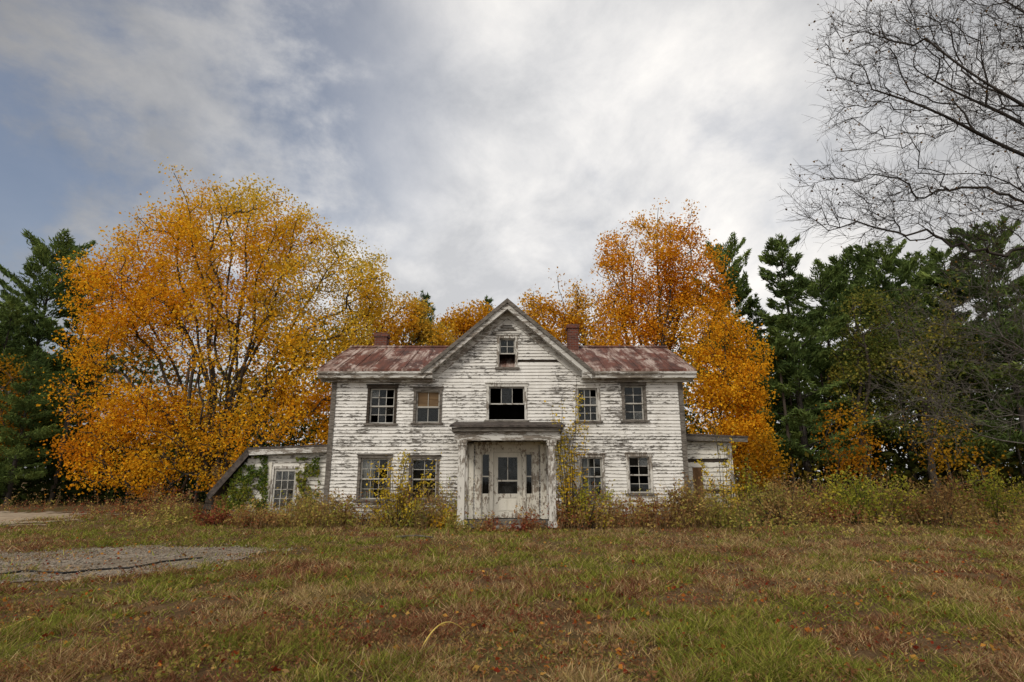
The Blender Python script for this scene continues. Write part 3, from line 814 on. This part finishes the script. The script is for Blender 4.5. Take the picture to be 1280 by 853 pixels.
for cx in (HX-1.36, HX+1.36):
    c = MB(); y = PY0+.21
    c.box(cx-.105, cx+.105, y-.105, y+.105, .22, 2.42); c.box(cx-.13, cx+.13, y-.13, y+.13, .05, .218); c.box(cx-.135, cx+.135, y-.135, y+.135, 2.422, 2.50); c.box(cx-.155, cx+.155, y-.155, y+.155, 2.502, 2.577)
    c.build('porch_column', M['trim_v'], house, O)
    c = MB().box(cx-.09, cx+.09, HY-.13, HY-.05, .2, 2.57); c.build('pilaster', M['trim_v'], house, O)
# flat white boarding beside the doorway, under the porch
MB().box(HX-1.268, dx0-.052, HY-.075, HY-.046, .2, 2.56).build('entry_panel', M['door_paint'], house, O)
MB().box(dx1+.052, HX+1.268, HY-.075, HY-.046, .2, 2.56).build('entry_panel', M['door_paint'], house, O)
MB().box(PX0+.2, PX1-.2, PY0+.35, HY-.05, .02, .17).build('porch_floor', M['wood_grey'], house, O)
MB().box(HX-.62, HX+.66, PY0-.08, PY0+.33, -.03, .10).build('door_step', M['stone'], house, O, bevel=.03)

# ------------------------------------------------------------------ left shed
SY = 20.3
SO = (-8.2, SY, 0)
shed = empty('side_shed', SO, 'low white shed with a glazed door and ivy, built against left end of farmhouse', 'shed')
sb = MB(); ss = MB()
sdx = rect(341, 586, 367, 640, SY)
siding(sb, ss, lambda u, o, z: (u, SY-o, z), lambda z: (-9.75 if z < 1.35 else -9.75+(z-1.35)*.72, -6.06), .05, 2.38, [(sdx[0], sdx[1], 0, sdx[3])], ex=.15, seed=31, miss=.04)
siding(sb, ss, lambda u, o, z: (-9.75-o, u, z), lambda z: (SY, SY+3.6), .05, 1.3, [], ex=.15, seed=33)
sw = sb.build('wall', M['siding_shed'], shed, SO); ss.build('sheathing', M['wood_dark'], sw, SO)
MB().box(-9.7, -6.06, SY+3.6, SY+3.66, 0, 2.3).build('rear_wall', M['wood_dark'], shed, SO)
r = MB(); r.prism_xz([(-9.15, 2.50), (-6.03, 2.62), (-6.03, 2.55), (-9.12, 2.43)], SY-.32, SY+3.8)
r.prism_xz([(-10.38, .92), (-9.152, 2.50), (-9.122, 2.43), (-10.33, .87)], SY-.30, SY+3.8)
ro = r.build('roof', M['shingle'], shed, SO)
MB().prism_xz([(-9.12, 2.425), (-6.03, 2.545), (-6.03, 2.36), (-9.06, 2.24)], SY-.31, SY-.27).build('fascia', M['trim'], ro, SO)
MB().prism_xz([(-10.35, .86), (-9.13, 2.425), (-9.07, 2.26), (-10.25, .77)], SY-.298, SY-.26).build('rake_board', M['shingle'], ro, SO)
x0, x1, z0, z1 = sdx
d = MB(); d.box(x0-.07, x0, SY-.06, SY+.05, .05, z1+.08); d.box(x1, x1+.07, SY-.06, SY+.05, .05, z1+.08); d.box(x0+.001, x1-.001, SY-.058, SY+.05, z1, z1+.08)
d.build('door_frame', M['trim_v'], shed, SO)
d = MB(); y0, y1 = SY-.02, SY+.025; a, b = x0+.01, x1-.01
d.box(a, a+.06, y0, y1, .1, z1-.01); d.box(b-.06, b, y0, y1, .1, z1-.01); d.box(a+.061, b-.061, y0, y1, .1, .48); d.box(a+.061, b-.061, y0, y1, z1-.09, z1-.01)
for i in (1, 2): d.box(a+.06+(b-a-.12)*i/3-.01, a+.06+(b-a-.12)*i/3+.01, y0+.004, y1-.004, .481, z1-.091)
for j in (1, 2, 3): zz = .48+(z1-.57)*j/4; d.box(a+.061, b-.061, y0+.008, y1-.008, zz-.01, zz+.01)
do = d.build('door', M['sash'], shed, SO)
quad(a+.06, b-.06, SY+.004, .48, z1-.09).build('pane', M['glass_dusty'], do, SO)
MB().box(x0-.40, x0-.08, SY-.075, SY-.045, .1, z1+.22).build('panel', M['door_paint'], shed, SO)
MB().box(x1+.08, x1+.27, SY-.075, SY-.045, .1, z1+.15).build('panel', M['door_paint'], shed, SO)

# right lean-to
RY0 = 20.2; RO = (7.0, RY0, 0)
lean = empty('lean_to', RO, 'small white lean-to with a brown plank door against right end of farmhouse', 'shed')
sb = MB(); ss = MB(); rd = rect(867, 582, 881, 634, RY0)
siding(sb, ss, lambda u, o, z: (u, RY0-o, z), lambda z: (5.72, 7.6), .05, 2.72, [(rd[0], rd[1], 0, rd[3])], ex=.15, seed=41, miss=.03)
siding(sb, ss, lambda u, o, z: (7.6+o, u, z), lambda z: (RY0, RY0+3.4), .05, 2.6, [], ex=.15, seed=42)
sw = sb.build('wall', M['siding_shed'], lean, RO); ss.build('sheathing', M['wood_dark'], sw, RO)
MB().box(5.75, 7.6, RY0+3.4, RY0+3.46, 0, 2.6).build('rear_wall', M['wood_dark'], lean, RO)
r = MB(); r.prism_xz([(5.72, 2.98), (8.15, 2.88), (8.15, 2.82), (5.72, 2.92)], RY0-.35, RY0+3.7); ro = r.build('roof', M['shingle'], lean, RO)
MB().prism_xz([(5.72, 2.915), (8.13, 2.815), (8.13, 2.68), (5.72, 2.74)], RY0-.33, RY0-.29).build('fascia', M['wood_grey'], ro, RO)
d = MB()
for i in range(3):
    w_ = (rd[1]-rd[0])/3; d.box(rd[0]+w_*i+.001, rd[0]+w_*(i+1)-.001, RY0-.03, RY0, .1+random.random()*.05, rd[3]-.02)
d.build('door', M['wood_brown'], lean, RO, label='brown plank door')
MB().box(7.5, 7.65, RY0-.06, RY0+.02, .1, 2.66).build('corner_board', M['trim_v'], lean, RO)

# ------------------------------------------------------------------ trees
big = [(285,335,142,98), (195,365,95,85), (395,375,90,92), (132,455,58,72), (250,445,140,110), (410,450,80,75), (118,535,44,44), (195,550,84,62), (330,540,110,70), (300,272,78,44), (450,350,36,50), (145,588,60,34), (240,590,80,36)]
bst = [(115,440), (135,360), (175,310), (215,272), (257,250), (300,242), (345,258), (388,282), (425,320), (458,375), (230,330), (330,320), (170,430), (400,420), (280,268), (365,305), (195,350), (310,285)]
broad_tree('maple_tree', 'broad golden orange maple, the largest tree, standing behind the low white shed', 'maple tree', 268, 25.5, big, 1300, 112000, ORANGE, .118, .9, .36,
           hole=.26, sig=.34, shift=lambda C: (C[:, 0]+12)*.030+(C[:, 2]-7.0)*.036, leafr=.035, tip=.011, stems=bst, amp=1.2, clump=1.1)
mb_ = [(815,325,64,58), (775,352,36,46), (864,340,42,52), (822,385,70,42), (785,405,42,36), (858,405,48,40), (800,435,60,36), (880,385,36,40)]
broad_tree('maple_tree', 'tall deep orange maple rising behind the right end of the rusty roof', 'maple tree', 818, 31, mb_, 560, 37000, RUST, .13, 2.5, .24, hole=.30, sig=.32, leafr=.035, tip=.012, stems=[(762,335),(790,292),(820,277),(850,283),(882,322),(800,360),(850,370),(835,300),(775,305)], amp=1.1, clump=1.3)
broad_tree('maple_tree', 'young yellow orange maple standing just behind the right lean-to', 'maple tree', 905, 27.5, [(900,425,46,34), (935,448,30,26), (918,478,44,34), (895,520,62,36), (925,545,36,26), (885,565,46,28), (875,470,36,40)], 300, 21000, AMBER, .122, 1.2, .13, hole=.36, sig=.28, leafr=.035, stems=[(880,440),(905,402),(940,435),(948,500)], amp=1.3, clump=1.8)
broad_tree('maple_tree', 'golden maple showing between the front gable and the right chimney', 'maple tree', 705, 33, [(700,385,44,42), (735,405,35,36), (670,400,26,30), (700,430,55,40)], 240, 12500, GOLD, .15, 2, .17, hole=.34, sig=.31, leafr=.04, stems=[(672,385),(697,362),(725,375),(745,398)])
broad_tree('maple_tree', 'yellow maple behind the roof, just right of the left chimney', 'maple tree', 505, 32, [(500,405,42,36), (470,430,40,40), (535,425,30,24)], 190, 12500, GOLD, .15, 2, .15, hole=.32, sig=.34, leafr=.04)
broad_tree('maple_tree', 'small rust orange tree tucked against the left slope of the front gable', 'maple tree', 590, 35, [(590,405,30,26), (565,425,30,24), (612,420,25,30)], 150, 8500, [tuple(c*.85 for c in q) for q in RUST], .165, 2, .14, hole=.32, sig=.34, leafr=.04)
# understory
US = [('low orange sapling beside the right lean-to, in front of the dark woods', 945, 26, [(940,580,42,34), (925,610,35,25)], RUST, 2600),
      ('rusty orange sapling under the pines, left of the yellow green bush', 1060, 27, [(1062,552,34,42), (1070,592,30,26)], RUST, 1500),
      ('sparse yellow sapling under the trees toward the right edge', 1185, 27, [(1180,545,46,38), (1200,585,44,26)], GOLD, 900),
      ('orange tree cut by the left edge of the photo', -25, 31, [(-12,490,45,60), (-8,550,30,40)], RUST, 3600)]
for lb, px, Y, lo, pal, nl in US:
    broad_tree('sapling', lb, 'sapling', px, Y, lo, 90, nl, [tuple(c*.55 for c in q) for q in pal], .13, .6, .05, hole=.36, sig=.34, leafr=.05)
# olive half-turned trees
broad_tree('oak_tree', 'olive green tree turning yellow, right of the tallest pine', 'tree', 1085, 34, [(1082,405,34,40), (1062,445,34,34), (1112,445,34,36), (1092,500,46,40)], 300, 8000, OLIVE, .16, 3, .18, hole=.42, sig=.40, leafr=.04, stems=[(1065,390),(1085,368),(1115,400),(1050,435)], clump=2.4)
broad_tree('oak_tree', 'olive tree with thin yellowing crown, between the drooping bare branches', 'tree', 1170, 32.5, [(1160,400,34,38), (1188,450,36,34), (1142,470,32,38), (1170,520,46,38)], 300, 6500, OLIVE, .16, 3, .18, hole=.42, sig=.40, leafr=.04, stems=[(1142,405),(1165,366),(1190,410),(1200,445)], clump=2.4)
# pines
conifer('a', 'tall green pine with tiered branches, tallest tree right of the orange maple', 993, 293, 35, wide=1.1)
conifer('b', 'narrow pine half hidden behind the right side of the orange maple', 918, 305, 39, wide=.8)
conifer('b', 'large pine at the right edge of the photo', 1262, 286, 33, wide=1.1)
conifer('c', 'dark pine tip above the roof between left chimney and gable', 527, 366, 44)
conifer('c', 'small green pine tip right behind the left slope of the gable', 609, 372, 46)
conifer('b', 'broad pine filling the gap between tallest pine and olive tree', 1042, 340, 40, wide=1.1)
conifer('b', 'broad pine behind and between the two olive trees', 1120, 308, 38, wide=1.0)
conifer('a', 'pine beside the big right edge pine, left of it', 1205, 310, 36, wide=1.15)
conifer('b', 'pine behind the left olive tree, with its rounded top against the sky', 1080, 325, 46, wide=1.15)
conifer('b', 'pine behind the thin olive tree, left of the two rightmost pines', 1165, 322, 44, wide=1.15)
conifer('c', 'short pine right of the young yellow maple', 955, 372, 38, wide=1.25)
conifer('b', 'tall pine at left edge with its top against the sky', 42, 300, 37, wide=1.05)
conifer('a', 'green pine right of the tall left edge pine, beside the big maple', 92, 335, 40, wide=1.15)
conifer('a', 'shorter pine cut by the left edge of the photo', -6, 372, 33, wide=1.2)
conifer('c', 'low pine under the left edge pines, above the dirt track', 30, 440, 31, wide=1.2)
# far-off wood: one mass
def woods():
    V = []; cols = []
    g = rng
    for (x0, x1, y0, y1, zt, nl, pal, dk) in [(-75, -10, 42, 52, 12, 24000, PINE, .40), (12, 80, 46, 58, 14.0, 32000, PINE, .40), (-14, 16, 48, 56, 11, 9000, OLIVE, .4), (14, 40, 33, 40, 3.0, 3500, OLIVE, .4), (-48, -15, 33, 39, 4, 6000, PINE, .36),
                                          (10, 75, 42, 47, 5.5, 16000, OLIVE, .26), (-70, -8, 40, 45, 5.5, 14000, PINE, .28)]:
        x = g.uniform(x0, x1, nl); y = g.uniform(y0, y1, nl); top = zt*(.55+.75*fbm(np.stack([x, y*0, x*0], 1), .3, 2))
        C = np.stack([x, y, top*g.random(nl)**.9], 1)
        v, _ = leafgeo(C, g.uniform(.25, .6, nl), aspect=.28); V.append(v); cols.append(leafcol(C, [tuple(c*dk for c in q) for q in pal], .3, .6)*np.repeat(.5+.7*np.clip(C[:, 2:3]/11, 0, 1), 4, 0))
    A = []; B = []
    for i in range(90):
        sx = random.choice((-1, 1)); x = sx*random.uniform(14, 60); y = random.uniform(33, 41); h = random.uniform(6, 10)
        A.append((x, y, -.1)); B.append((x+random.gauss(0, .3), y, h))
    v, f = tubes(np.array(A), np.array(B), np.full(90, .12), np.full(90, .06), 5)
    L = np.concatenate(V); nL = len(L)
    Fc = np.concatenate([np.arange(nL).reshape(-1, 4), f+nL])
    c = np.concatenate(cols+[np.tile(np.array([[.10, .082, .068]]), (len(v), 1))])
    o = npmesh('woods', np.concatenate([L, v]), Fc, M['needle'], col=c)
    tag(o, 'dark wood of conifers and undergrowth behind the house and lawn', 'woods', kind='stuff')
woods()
# bare trees
def bare(name, label, root, top, lobes, Y, npts, rbase, rtip, nleaf, alpha=.6, up=0, depth=.5, mat='bark_grey', seg=.35, hole=.34, power=.5, stems=None, tw=(.012, 2, .15, .5, .0035), arch=.1, wig=.25):
    pts = lobes_pts(lobes, Y, npts, hole, ns=.7, depth=depth, shell=.8)
    S = None
    if stems:
        S = [(W(a, b, Y)[0], Y+random.uniform(-1.6, 1.6), W(a, b, Y)[1]) for a, b in stems]
    P, par, r, ch = grow(root, top, pts, alpha, up, rbase, rtip, seg=seg, jit=.02, power=power, stems=S, arch=arch, wig=wig)
    t = empty(name, root, label, 'tree')
    V, Fc = limbs(P, par, r, 5); V2, F2, tips = twigs(P, par, r, *tw)
    npmesh('trunk', np.concatenate([V, V2]), np.concatenate([Fc, F2+len(V)]), M[mat], t, origin=root, smooth=True)
    C = tips[rng.choice(len(tips), nleaf)]+rng.normal(size=(nleaf, 3))*.04
    V, Fc = leafgeo(C, rng.uniform(.03, .075, nleaf)); npmesh('crown', V, Fc, M['leaf'], t, col=leafcol(C, [(.06,.035,.018), (.14,.08,.03), (.30,.17,.04)], 1, 1), origin=root)
bx = 16.2; by = 11.0
bare('bare_tree', 'nearly leafless tree reaching in from beyond the right edge, dark branches against the sky', (bx, by, hz(bx, by)-.1), (bx-.1, by, 4.0),
     [(1200,70,150,95), (1130,200,130,64), (1060,245,105,44), (1250,180,100,100), (1240,20,120,80), (1135,130,110,74), (1350,150,140,200), (1180,265,120,46), (1075,70,55,60), (1115,30,85,50), (1080,280,90,32), (1225,315,70,40)], by, 2100, .115, .0038, 1600, alpha=.40, up=0, depth=.55,
     stems=[(1020,240),(1050,150),(1060,60),(1150,-40),(1150,190),(1260,-80),(1400,-100),(1190,60),(1110,110),(1080,285),(1230,230)], tw=(.011, 3, .2, .6, .0028), arch=.18, wig=.16)
bx = 17.5; by = 15.5
bare('bare_tree', 'grey leafless sapling with drooping twigs in front of the right hand pines', (bx, by, hz(bx, by)-.1), (bx-.1, by, 1.5),
     [(1190,420,110,60), (1130,480,90,44), (1250,380,80,90), (1240,480,90,60), (1180,520,90,36)], by, 520, .045, .0044, 320, alpha=.3, depth=.5, stems=[(1080,400),(1090,490),(1150,350),(1130,440),(1120,530)], tw=(.012, 2, .2, .7, .0036), mat='wood_grey', arch=.3, wig=.3)

# ------------------------------------------------------------------ shrubs near the house
YEL = [(.42,.34,.04), (.66,.50,.05), (.80,.58,.06), (.80,.48,.04)]
YGR = [(.18,.21,.035), (.33,.35,.05), (.51,.46,.06), (.66,.52,.065)]
RED = [(.23,.06,.035), (.32,.11,.055), (.39,.19,.07), (.37,.25,.08)]
BRN = [(.22,.12,.055), (.34,.20,.075), (.42,.29,.11), (.33,.31,.08)]
IVY = [(.08,.135,.03), (.14,.21,.04), (.23,.27,.05), (.36,.33,.06)]
def shrub(name, label, cat, px, basey, toppy, wpx, Y, pal, nst, nleaf, size=.085, airy=.8, group=None, clus=False):
    x = W(px, basey, Y)[0]; z0 = hz(x, Y); H = W(px, toppy, Y)[1]-z0; w = wpx*mpp(basey, Y)/2
    A = []; B = []; ra = []; rb = []; C = []
    for i in range(nst):
        az = random.uniform(0, 6.28); rr = w*random.random()**.6; h = H*random.uniform(.25, 1.12)*(1-.3*(rr/w)**2)
        a = np.array([x+rr*.3*math.cos(az), Y+rr*.3*math.sin(az)*.7, z0-.03]); b = np.array([x+rr*math.cos(az), Y+rr*math.sin(az)*.7, z0+h])
        mid = (a+b)/2+np.array([random.gauss(0, .08), random.gauss(0, .06), .1*h])
        A += [a, mid]; B += [mid, b]; ra += [.012, .008]; rb += [.008, .004]
        k = max(2, int(nleaf//nst*random.uniform(.3, 1.7))); f = rng.random(k)**airy*.85+.15
        if clus:
            cc_ = rng.random(6)*.9+.1; f = np.clip(cc_[rng.integers(0, 6, k)]+rng.normal(size=k)*.04, .05, 1.03)
        p = np.where((f < .5)[:, None], a+(mid-a)*(f*2)[:, None], mid+(b-mid)*((f-.5)*2)[:, None])
        C.append(p+rng.normal(size=(k, 3))*np.array([.11, .11, .07])*(.4+w*.40))
    t = empty(name, (x, Y, z0), label, cat, group)
    V, Fc = tubes(np.array(A), np.array(B), np.array(ra), np.array(rb), 4); npmesh('stems', V, Fc, M['bark'], t, origin=(x, Y, z0))
    C = np.concatenate(C); C[:, 2] = np.maximum(C[:, 2], z0+.03)
    V, Fc = leafgeo(C, size*rng.uniform(.6, 1.3, len(C))); npmesh('foliage', V, Fc, M['leaf'], t, col=leafcol(C, pal, .9, .7), origin=(x, Y, z0))
SH = [
 ('shrub', 'yellow leaved shrub below lower left windows, left of the porch', 'shrub', 498, 666, 550, 100, 18.0, YEL, 28, 1400, .085, .8, None, True),
 ('shrub', 'tall thin yellow sapling climbing beside the right porch column', 'sapling', 712, 666, 478, 76, 17.9, YEL, 16, 950, .085, .8, None, True),
 ('shrub', 'low yellow shrub at the foot of the right porch column', 'shrub', 728, 668, 600, 84, 17.8, YGR, 22, 1000),
 ('shrub', 'low yellow bush at foot of the left porch column', 'shrub', 556, 668, 624, 44, 17.6, YEL, 12, 450),
 ('shrub', 'dark red shrub at the left end of the shed', 'shrub', 268, 668, 630, 60, 18.4, RED, 18, 750),
 ('shrub', 'brownish bush in front of the shed door', 'shrub', 326, 668, 640, 70, 18.2, BRN, 18, 900),
 ('shrub', 'small olive bush at the left corner of the farmhouse', 'shrub', 415, 668, 616, 60, 18.2, BRN, 18, 900),
 ('shrub', 'low red brown bush under the rightmost lower window', 'shrub', 806, 668, 622, 64, 18.1, RED, 18, 800),
 ('shrub', 'brown bush at the right corner of the farmhouse', 'shrub', 858, 670, 592, 66, 18.2, BRN, 24, 1200),
 ('shrub', 'slender yellow sapling in front of the lean-to', 'sapling', 908, 666, 520, 58, 19.0, YEL, 11, 700, .085, .8, None, True),
 ('shrub', 'bright yellow green bush, the largest in the right hand field', 'shrub', 1085, 676, 586, 170, 19.0, YGR, 50, 3400),
 ('shrub', 'brown goldenrod clump just left of the yellow green bush', 'shrub', 985, 674, 598, 120, 18.5, BRN, 38, 1900),
 ('shrub', 'tan weedy bush just right of the yellow green bush', 'shrub', 1178, 676, 598, 120, 18.5, BRN, 36, 1800),
 ('shrub', 'green and yellow bush near right edge of the field', 'shrub', 1250, 672, 584, 120, 19.5, YGR, 34, 1900),
 ('shrub', 'tall yellowish weed bush right of the lean-to', 'shrub', 940, 668, 576, 74, 19.5, YGR, 22, 1200),
 ('shrub', 'red leaved bush at the edge of woods, left of the big maple trunk', 'shrub', 190, 640, 604, 90, 23, RED, 24, 1000),
 ('shrub', 'dry brown bush under the big maple, right of its trunk', 'shrub', 280, 645, 580, 90, 23.5, BRN, 24, 1400)]
for s in SH: shrub(*s)
# climbing plants on the walls
def ivy(label, px0, px1, py0, py1, Y, n, pal, size, origin_px, lim=True, thr=.43, base=640):
    u = rng.random((n*2, 2)); P2 = np.stack([px0+u[:, 0]*(px1-px0), py0+u[:, 1]*(py1-py0)], 1)
    pts = np.array([(W(a, b, Y)[0], Y-.05-random.random()*.12, W(a, b, Y)[1]) for a, b in P2])
    ok = (fbm(pts, 1.6, 3) > thr) & (fbm(pts+5, 5, 2) > .40) & (pts[:, 2] > .02)
    if lim: ok &= pts[:, 2] < 2.3-np.maximum(0, -9.0-pts[:, 0])*1.25
    pts = pts[ok][:n]
    bx = W(origin_px, base, Y)[0]; bz = hz(bx, Y); org = (bx, Y-.08, bz)
    P, par, r, ch = grow((bx, Y-.06, bz-.05), (bx, Y-.06, bz+.25), pts[::6]*np.array([1, 0, 1])+np.array([0, Y-.06, 0]), .3, .2, .02, .004, seg=.3, jit=.01, ntr=2)
    t = empty('climbing_vine', org, label, 'vine')
    V, Fc = limbs(P, par, r, 4); npmesh('stems', V, Fc, M['bark'], t, origin=org)
    V, Fc = leafgeo(pts, size*rng.uniform(.6, 1.3, len(pts))); npmesh('foliage', V, Fc, M['leaf'], t, col=leafcol(pts, pal, 1.2, .8), origin=org)
ivy('green ivy covering the left part of the shed wall', 274, 336, 570, 645, SY-.02, 2300, IVY, .095, 300, thr=.34)
ivy('green vine hanging on the shed wall between its door and the house corner', 372, 400, 572, 645, SY-.02, 900, IVY, .095, 386, thr=.36)
ivy('yellow leaved vine climbing the house wall right of the porch', 692, 735, 525, 650, HY-.04, 340, YEL, .085, 708, lim=False, thr=.45, base=645)
# ------------------------------------------------------------------ small things on the lawn
def tubepath(name, label, cat, pts, r, mat, taper=1.0, K=6):
    P = np.array(pts, float); n = len(P)
    rr = np.linspace(r, r*taper, n)
    V, Fc = tubes(P[:-1], P[1:], rr[:-1], rr[1:], K)
    o = npmesh(name, V, Fc, mat, origin=P[0], smooth=True); o.location = P[0]
    return tag(o, label, cat)
def gp(lst, dz):
    out = []
    pts = [G(*p) for p in lst]
    for (a, b), (c, d) in zip(pts[:-1], pts[1:]):
        for i in range(6):
            f = i/6; x = a+(c-a)*f+random.gauss(0, .015); y = b+(d-b)*f+random.gauss(0, .015); out.append((x, y, hz(x, y)+dz))
    return out
tubepath('cable', 'black cable lying across the gravel drive', 'cable', gp([(-20,725),(30,717),(80,720),(125,715),(165,713),(205,705),(262,699)], .028), .017, M['cable'])
ax, ay = G(525, 822); bx_, by_ = G(582, 803)
pts = [(ax+(bx_-ax)*f+.0, ay+(by_-ay)*f, hz(ax, ay)+.005+.20*math.sin(math.pi*min(1, f*.92))**.8*(1-.25*f)) for f in np.linspace(0, 1, 14)]
M['straw'] = noise_mat('yellow_straw', (.50, .36, .07), (.68, .52, .16), bump=.1)
tubepath('grass_stalk', 'single yellow grass stalk arching over in the foreground lawn', 'grass', pts, .007, M['straw'], .4)
for lst, lb, rad in [([(497,675),(520,673),(545,676)], 'pale fallen branch lying on the grass in front of the yellow shrub', .03), ([(0,798),(22,788),(40,778)], 'thin dry stick in the grass at the lower left corner', .010), ([(142,836),(150,822),(158,812)], 'short straw coloured stick leaning in grass near the bottom left', .008)]:
    tubepath('fallen_branch', lb, 'branch', gp(lst, .05), rad, M['wood_grey'] if rad > .02 else M['straw'], .5)

# ------------------------------------------------------------------ light, sky, camera
EL, AZ = R(40), R(212)
sd = Vector((math.sin(AZ)*math.cos(EL), math.cos(AZ)*math.cos(EL), math.sin(EL)))
l = bpy.data.lights.new('sun', 'SUN'); l.energy = 1.5; l.angle = R(12); l.color = (1, .92, .79)
lo = bpy.data.objects.new('sun', l); COL.objects.link(lo); lo.rotation_euler = (-sd).to_track_quat('-Z', 'Y').to_euler(); lo.location = (0, 0, 30)
w = bpy.data.worlds.new('World'); scene.world = w; w.use_nodes = True
nt = w.node_tree; nt.nodes.clear(); k = NT(nt)
out = k.n('ShaderNodeOutputWorld'); bg = k.n('ShaderNodeBackground'); bg.inputs['Strength'].default_value = .1
sky = k.n('ShaderNodeTexSky'); sky.sky_type = 'NISHITA'; sky.sun_disc = False; sky.sun_elevation = EL; sky.sun_rotation = AZ
dirv = k.n('ShaderNodeTexCoord').outputs['Generated']
sx, sy, sz = k.sep(dirv)[:3]
zz = k.math('ADD', k.math('MAXIMUM', sz, 0.0), .34)
P = k.comb(k.math('DIVIDE', sx, zz), k.math('DIVIDE', sy, zz), 0.0)
Pm = k.mapping(P, (1, .9, 1), (0, 0, R(35)), (2.3, 1.1, 0))
n1 = k.noise(Pm, 1.7, 11, .56, .25)
n3 = k.noise(k.mapping(P, (1, .80, 1), (0, 0, R(50)), (9.3, 4.1, 0)), 5.0, 10, .63, .25)
n2 = k.noise(k.mapping(P, (1, 1, 1), (0, 0, R(-20)), (7, 3, 2)), 2.6, 10, .6, .2)
def dot(v):
    x = k.n('ShaderNodeVectorMath', operation='DOT_PRODUCT'); k.put(x.inputs[0], dirv); x.inputs[1].default_value = Vector(v).normalized(); return x.outputs['Value']
def pdir(px, py): return ray(px, py)
glow = k.mr(dot(pdir(720, 300)), .63, 1.0, .36, 1.04, True)
back_fill = k.mr(sy, .15, -.5, 1.0, 3.7, True)  # added brightness in the unseen sky behind the camera, lights the house front
nn_ = k.math('ADD', k.math('MULTIPLY', n1, .56), k.math('MULTIPLY', n3, .44))
br = k.mr(nn_, .38, .62, .68, 1.10)
val = k.math('MULTIPLY', k.math('MULTIPLY', br, glow), back_fill)
tint = k.mix(k.mr(nn_, .38, .62, 0, 1), (.935, .945, .975), (1.0, .968, .93))
cl = k.mix(1.0, tint, k.comb(val, val, val), 'MULTIPLY')
cl = k.mix(1.0, cl, (9.3, 9.3, 9.3), 'MULTIPLY')
cl = k.mix(1.0, cl, k.mix(k.mr(sy, .1, -.4, 0, 1), (1.0, 1.0, 1.0), (1.0, .955, .89)), 'MULTIPLY')
bm_ = k.math('MULTIPLY', k.mr(dot(pdir(160, 85)), .86, .985, 0, 1, True), k.mr(n2, .38, .60, .12, .82, True))
bm2 = k.math('MULTIPLY', k.mr(dot(pdir(860, 240)), .965, .998, 0, .30, True), k.mr(n2, .44, .62, 0, 1, True))
bmask = k.math('MAXIMUM', bm_, bm2)
skyc = k.mix(1.0, sky.outputs[0], (1.45, 1.26, 1.15), 'MULTIPLY')
k.put(bg.inputs['Color'], k.mix(bmask, cl, skyc)); k.L.new(bg.outputs[0], out.inputs[0])

cam = bpy.data.cameras.new('camera'); cam.lens = 20; cam.sensor_width = 36; cam.clip_end = 3000; cam.clip_start = .05
co = bpy.data.objects.new('camera', cam); COL.objects.link(co); co.location = (0, 0, CZ); co.rotation_euler = (R(90)+TH, 0, 0)
scene.camera = co
scene.view_settings.view_transform = 'Standard'; scene.view_settings.look = 'None'; scene.view_settings.exposure = 0
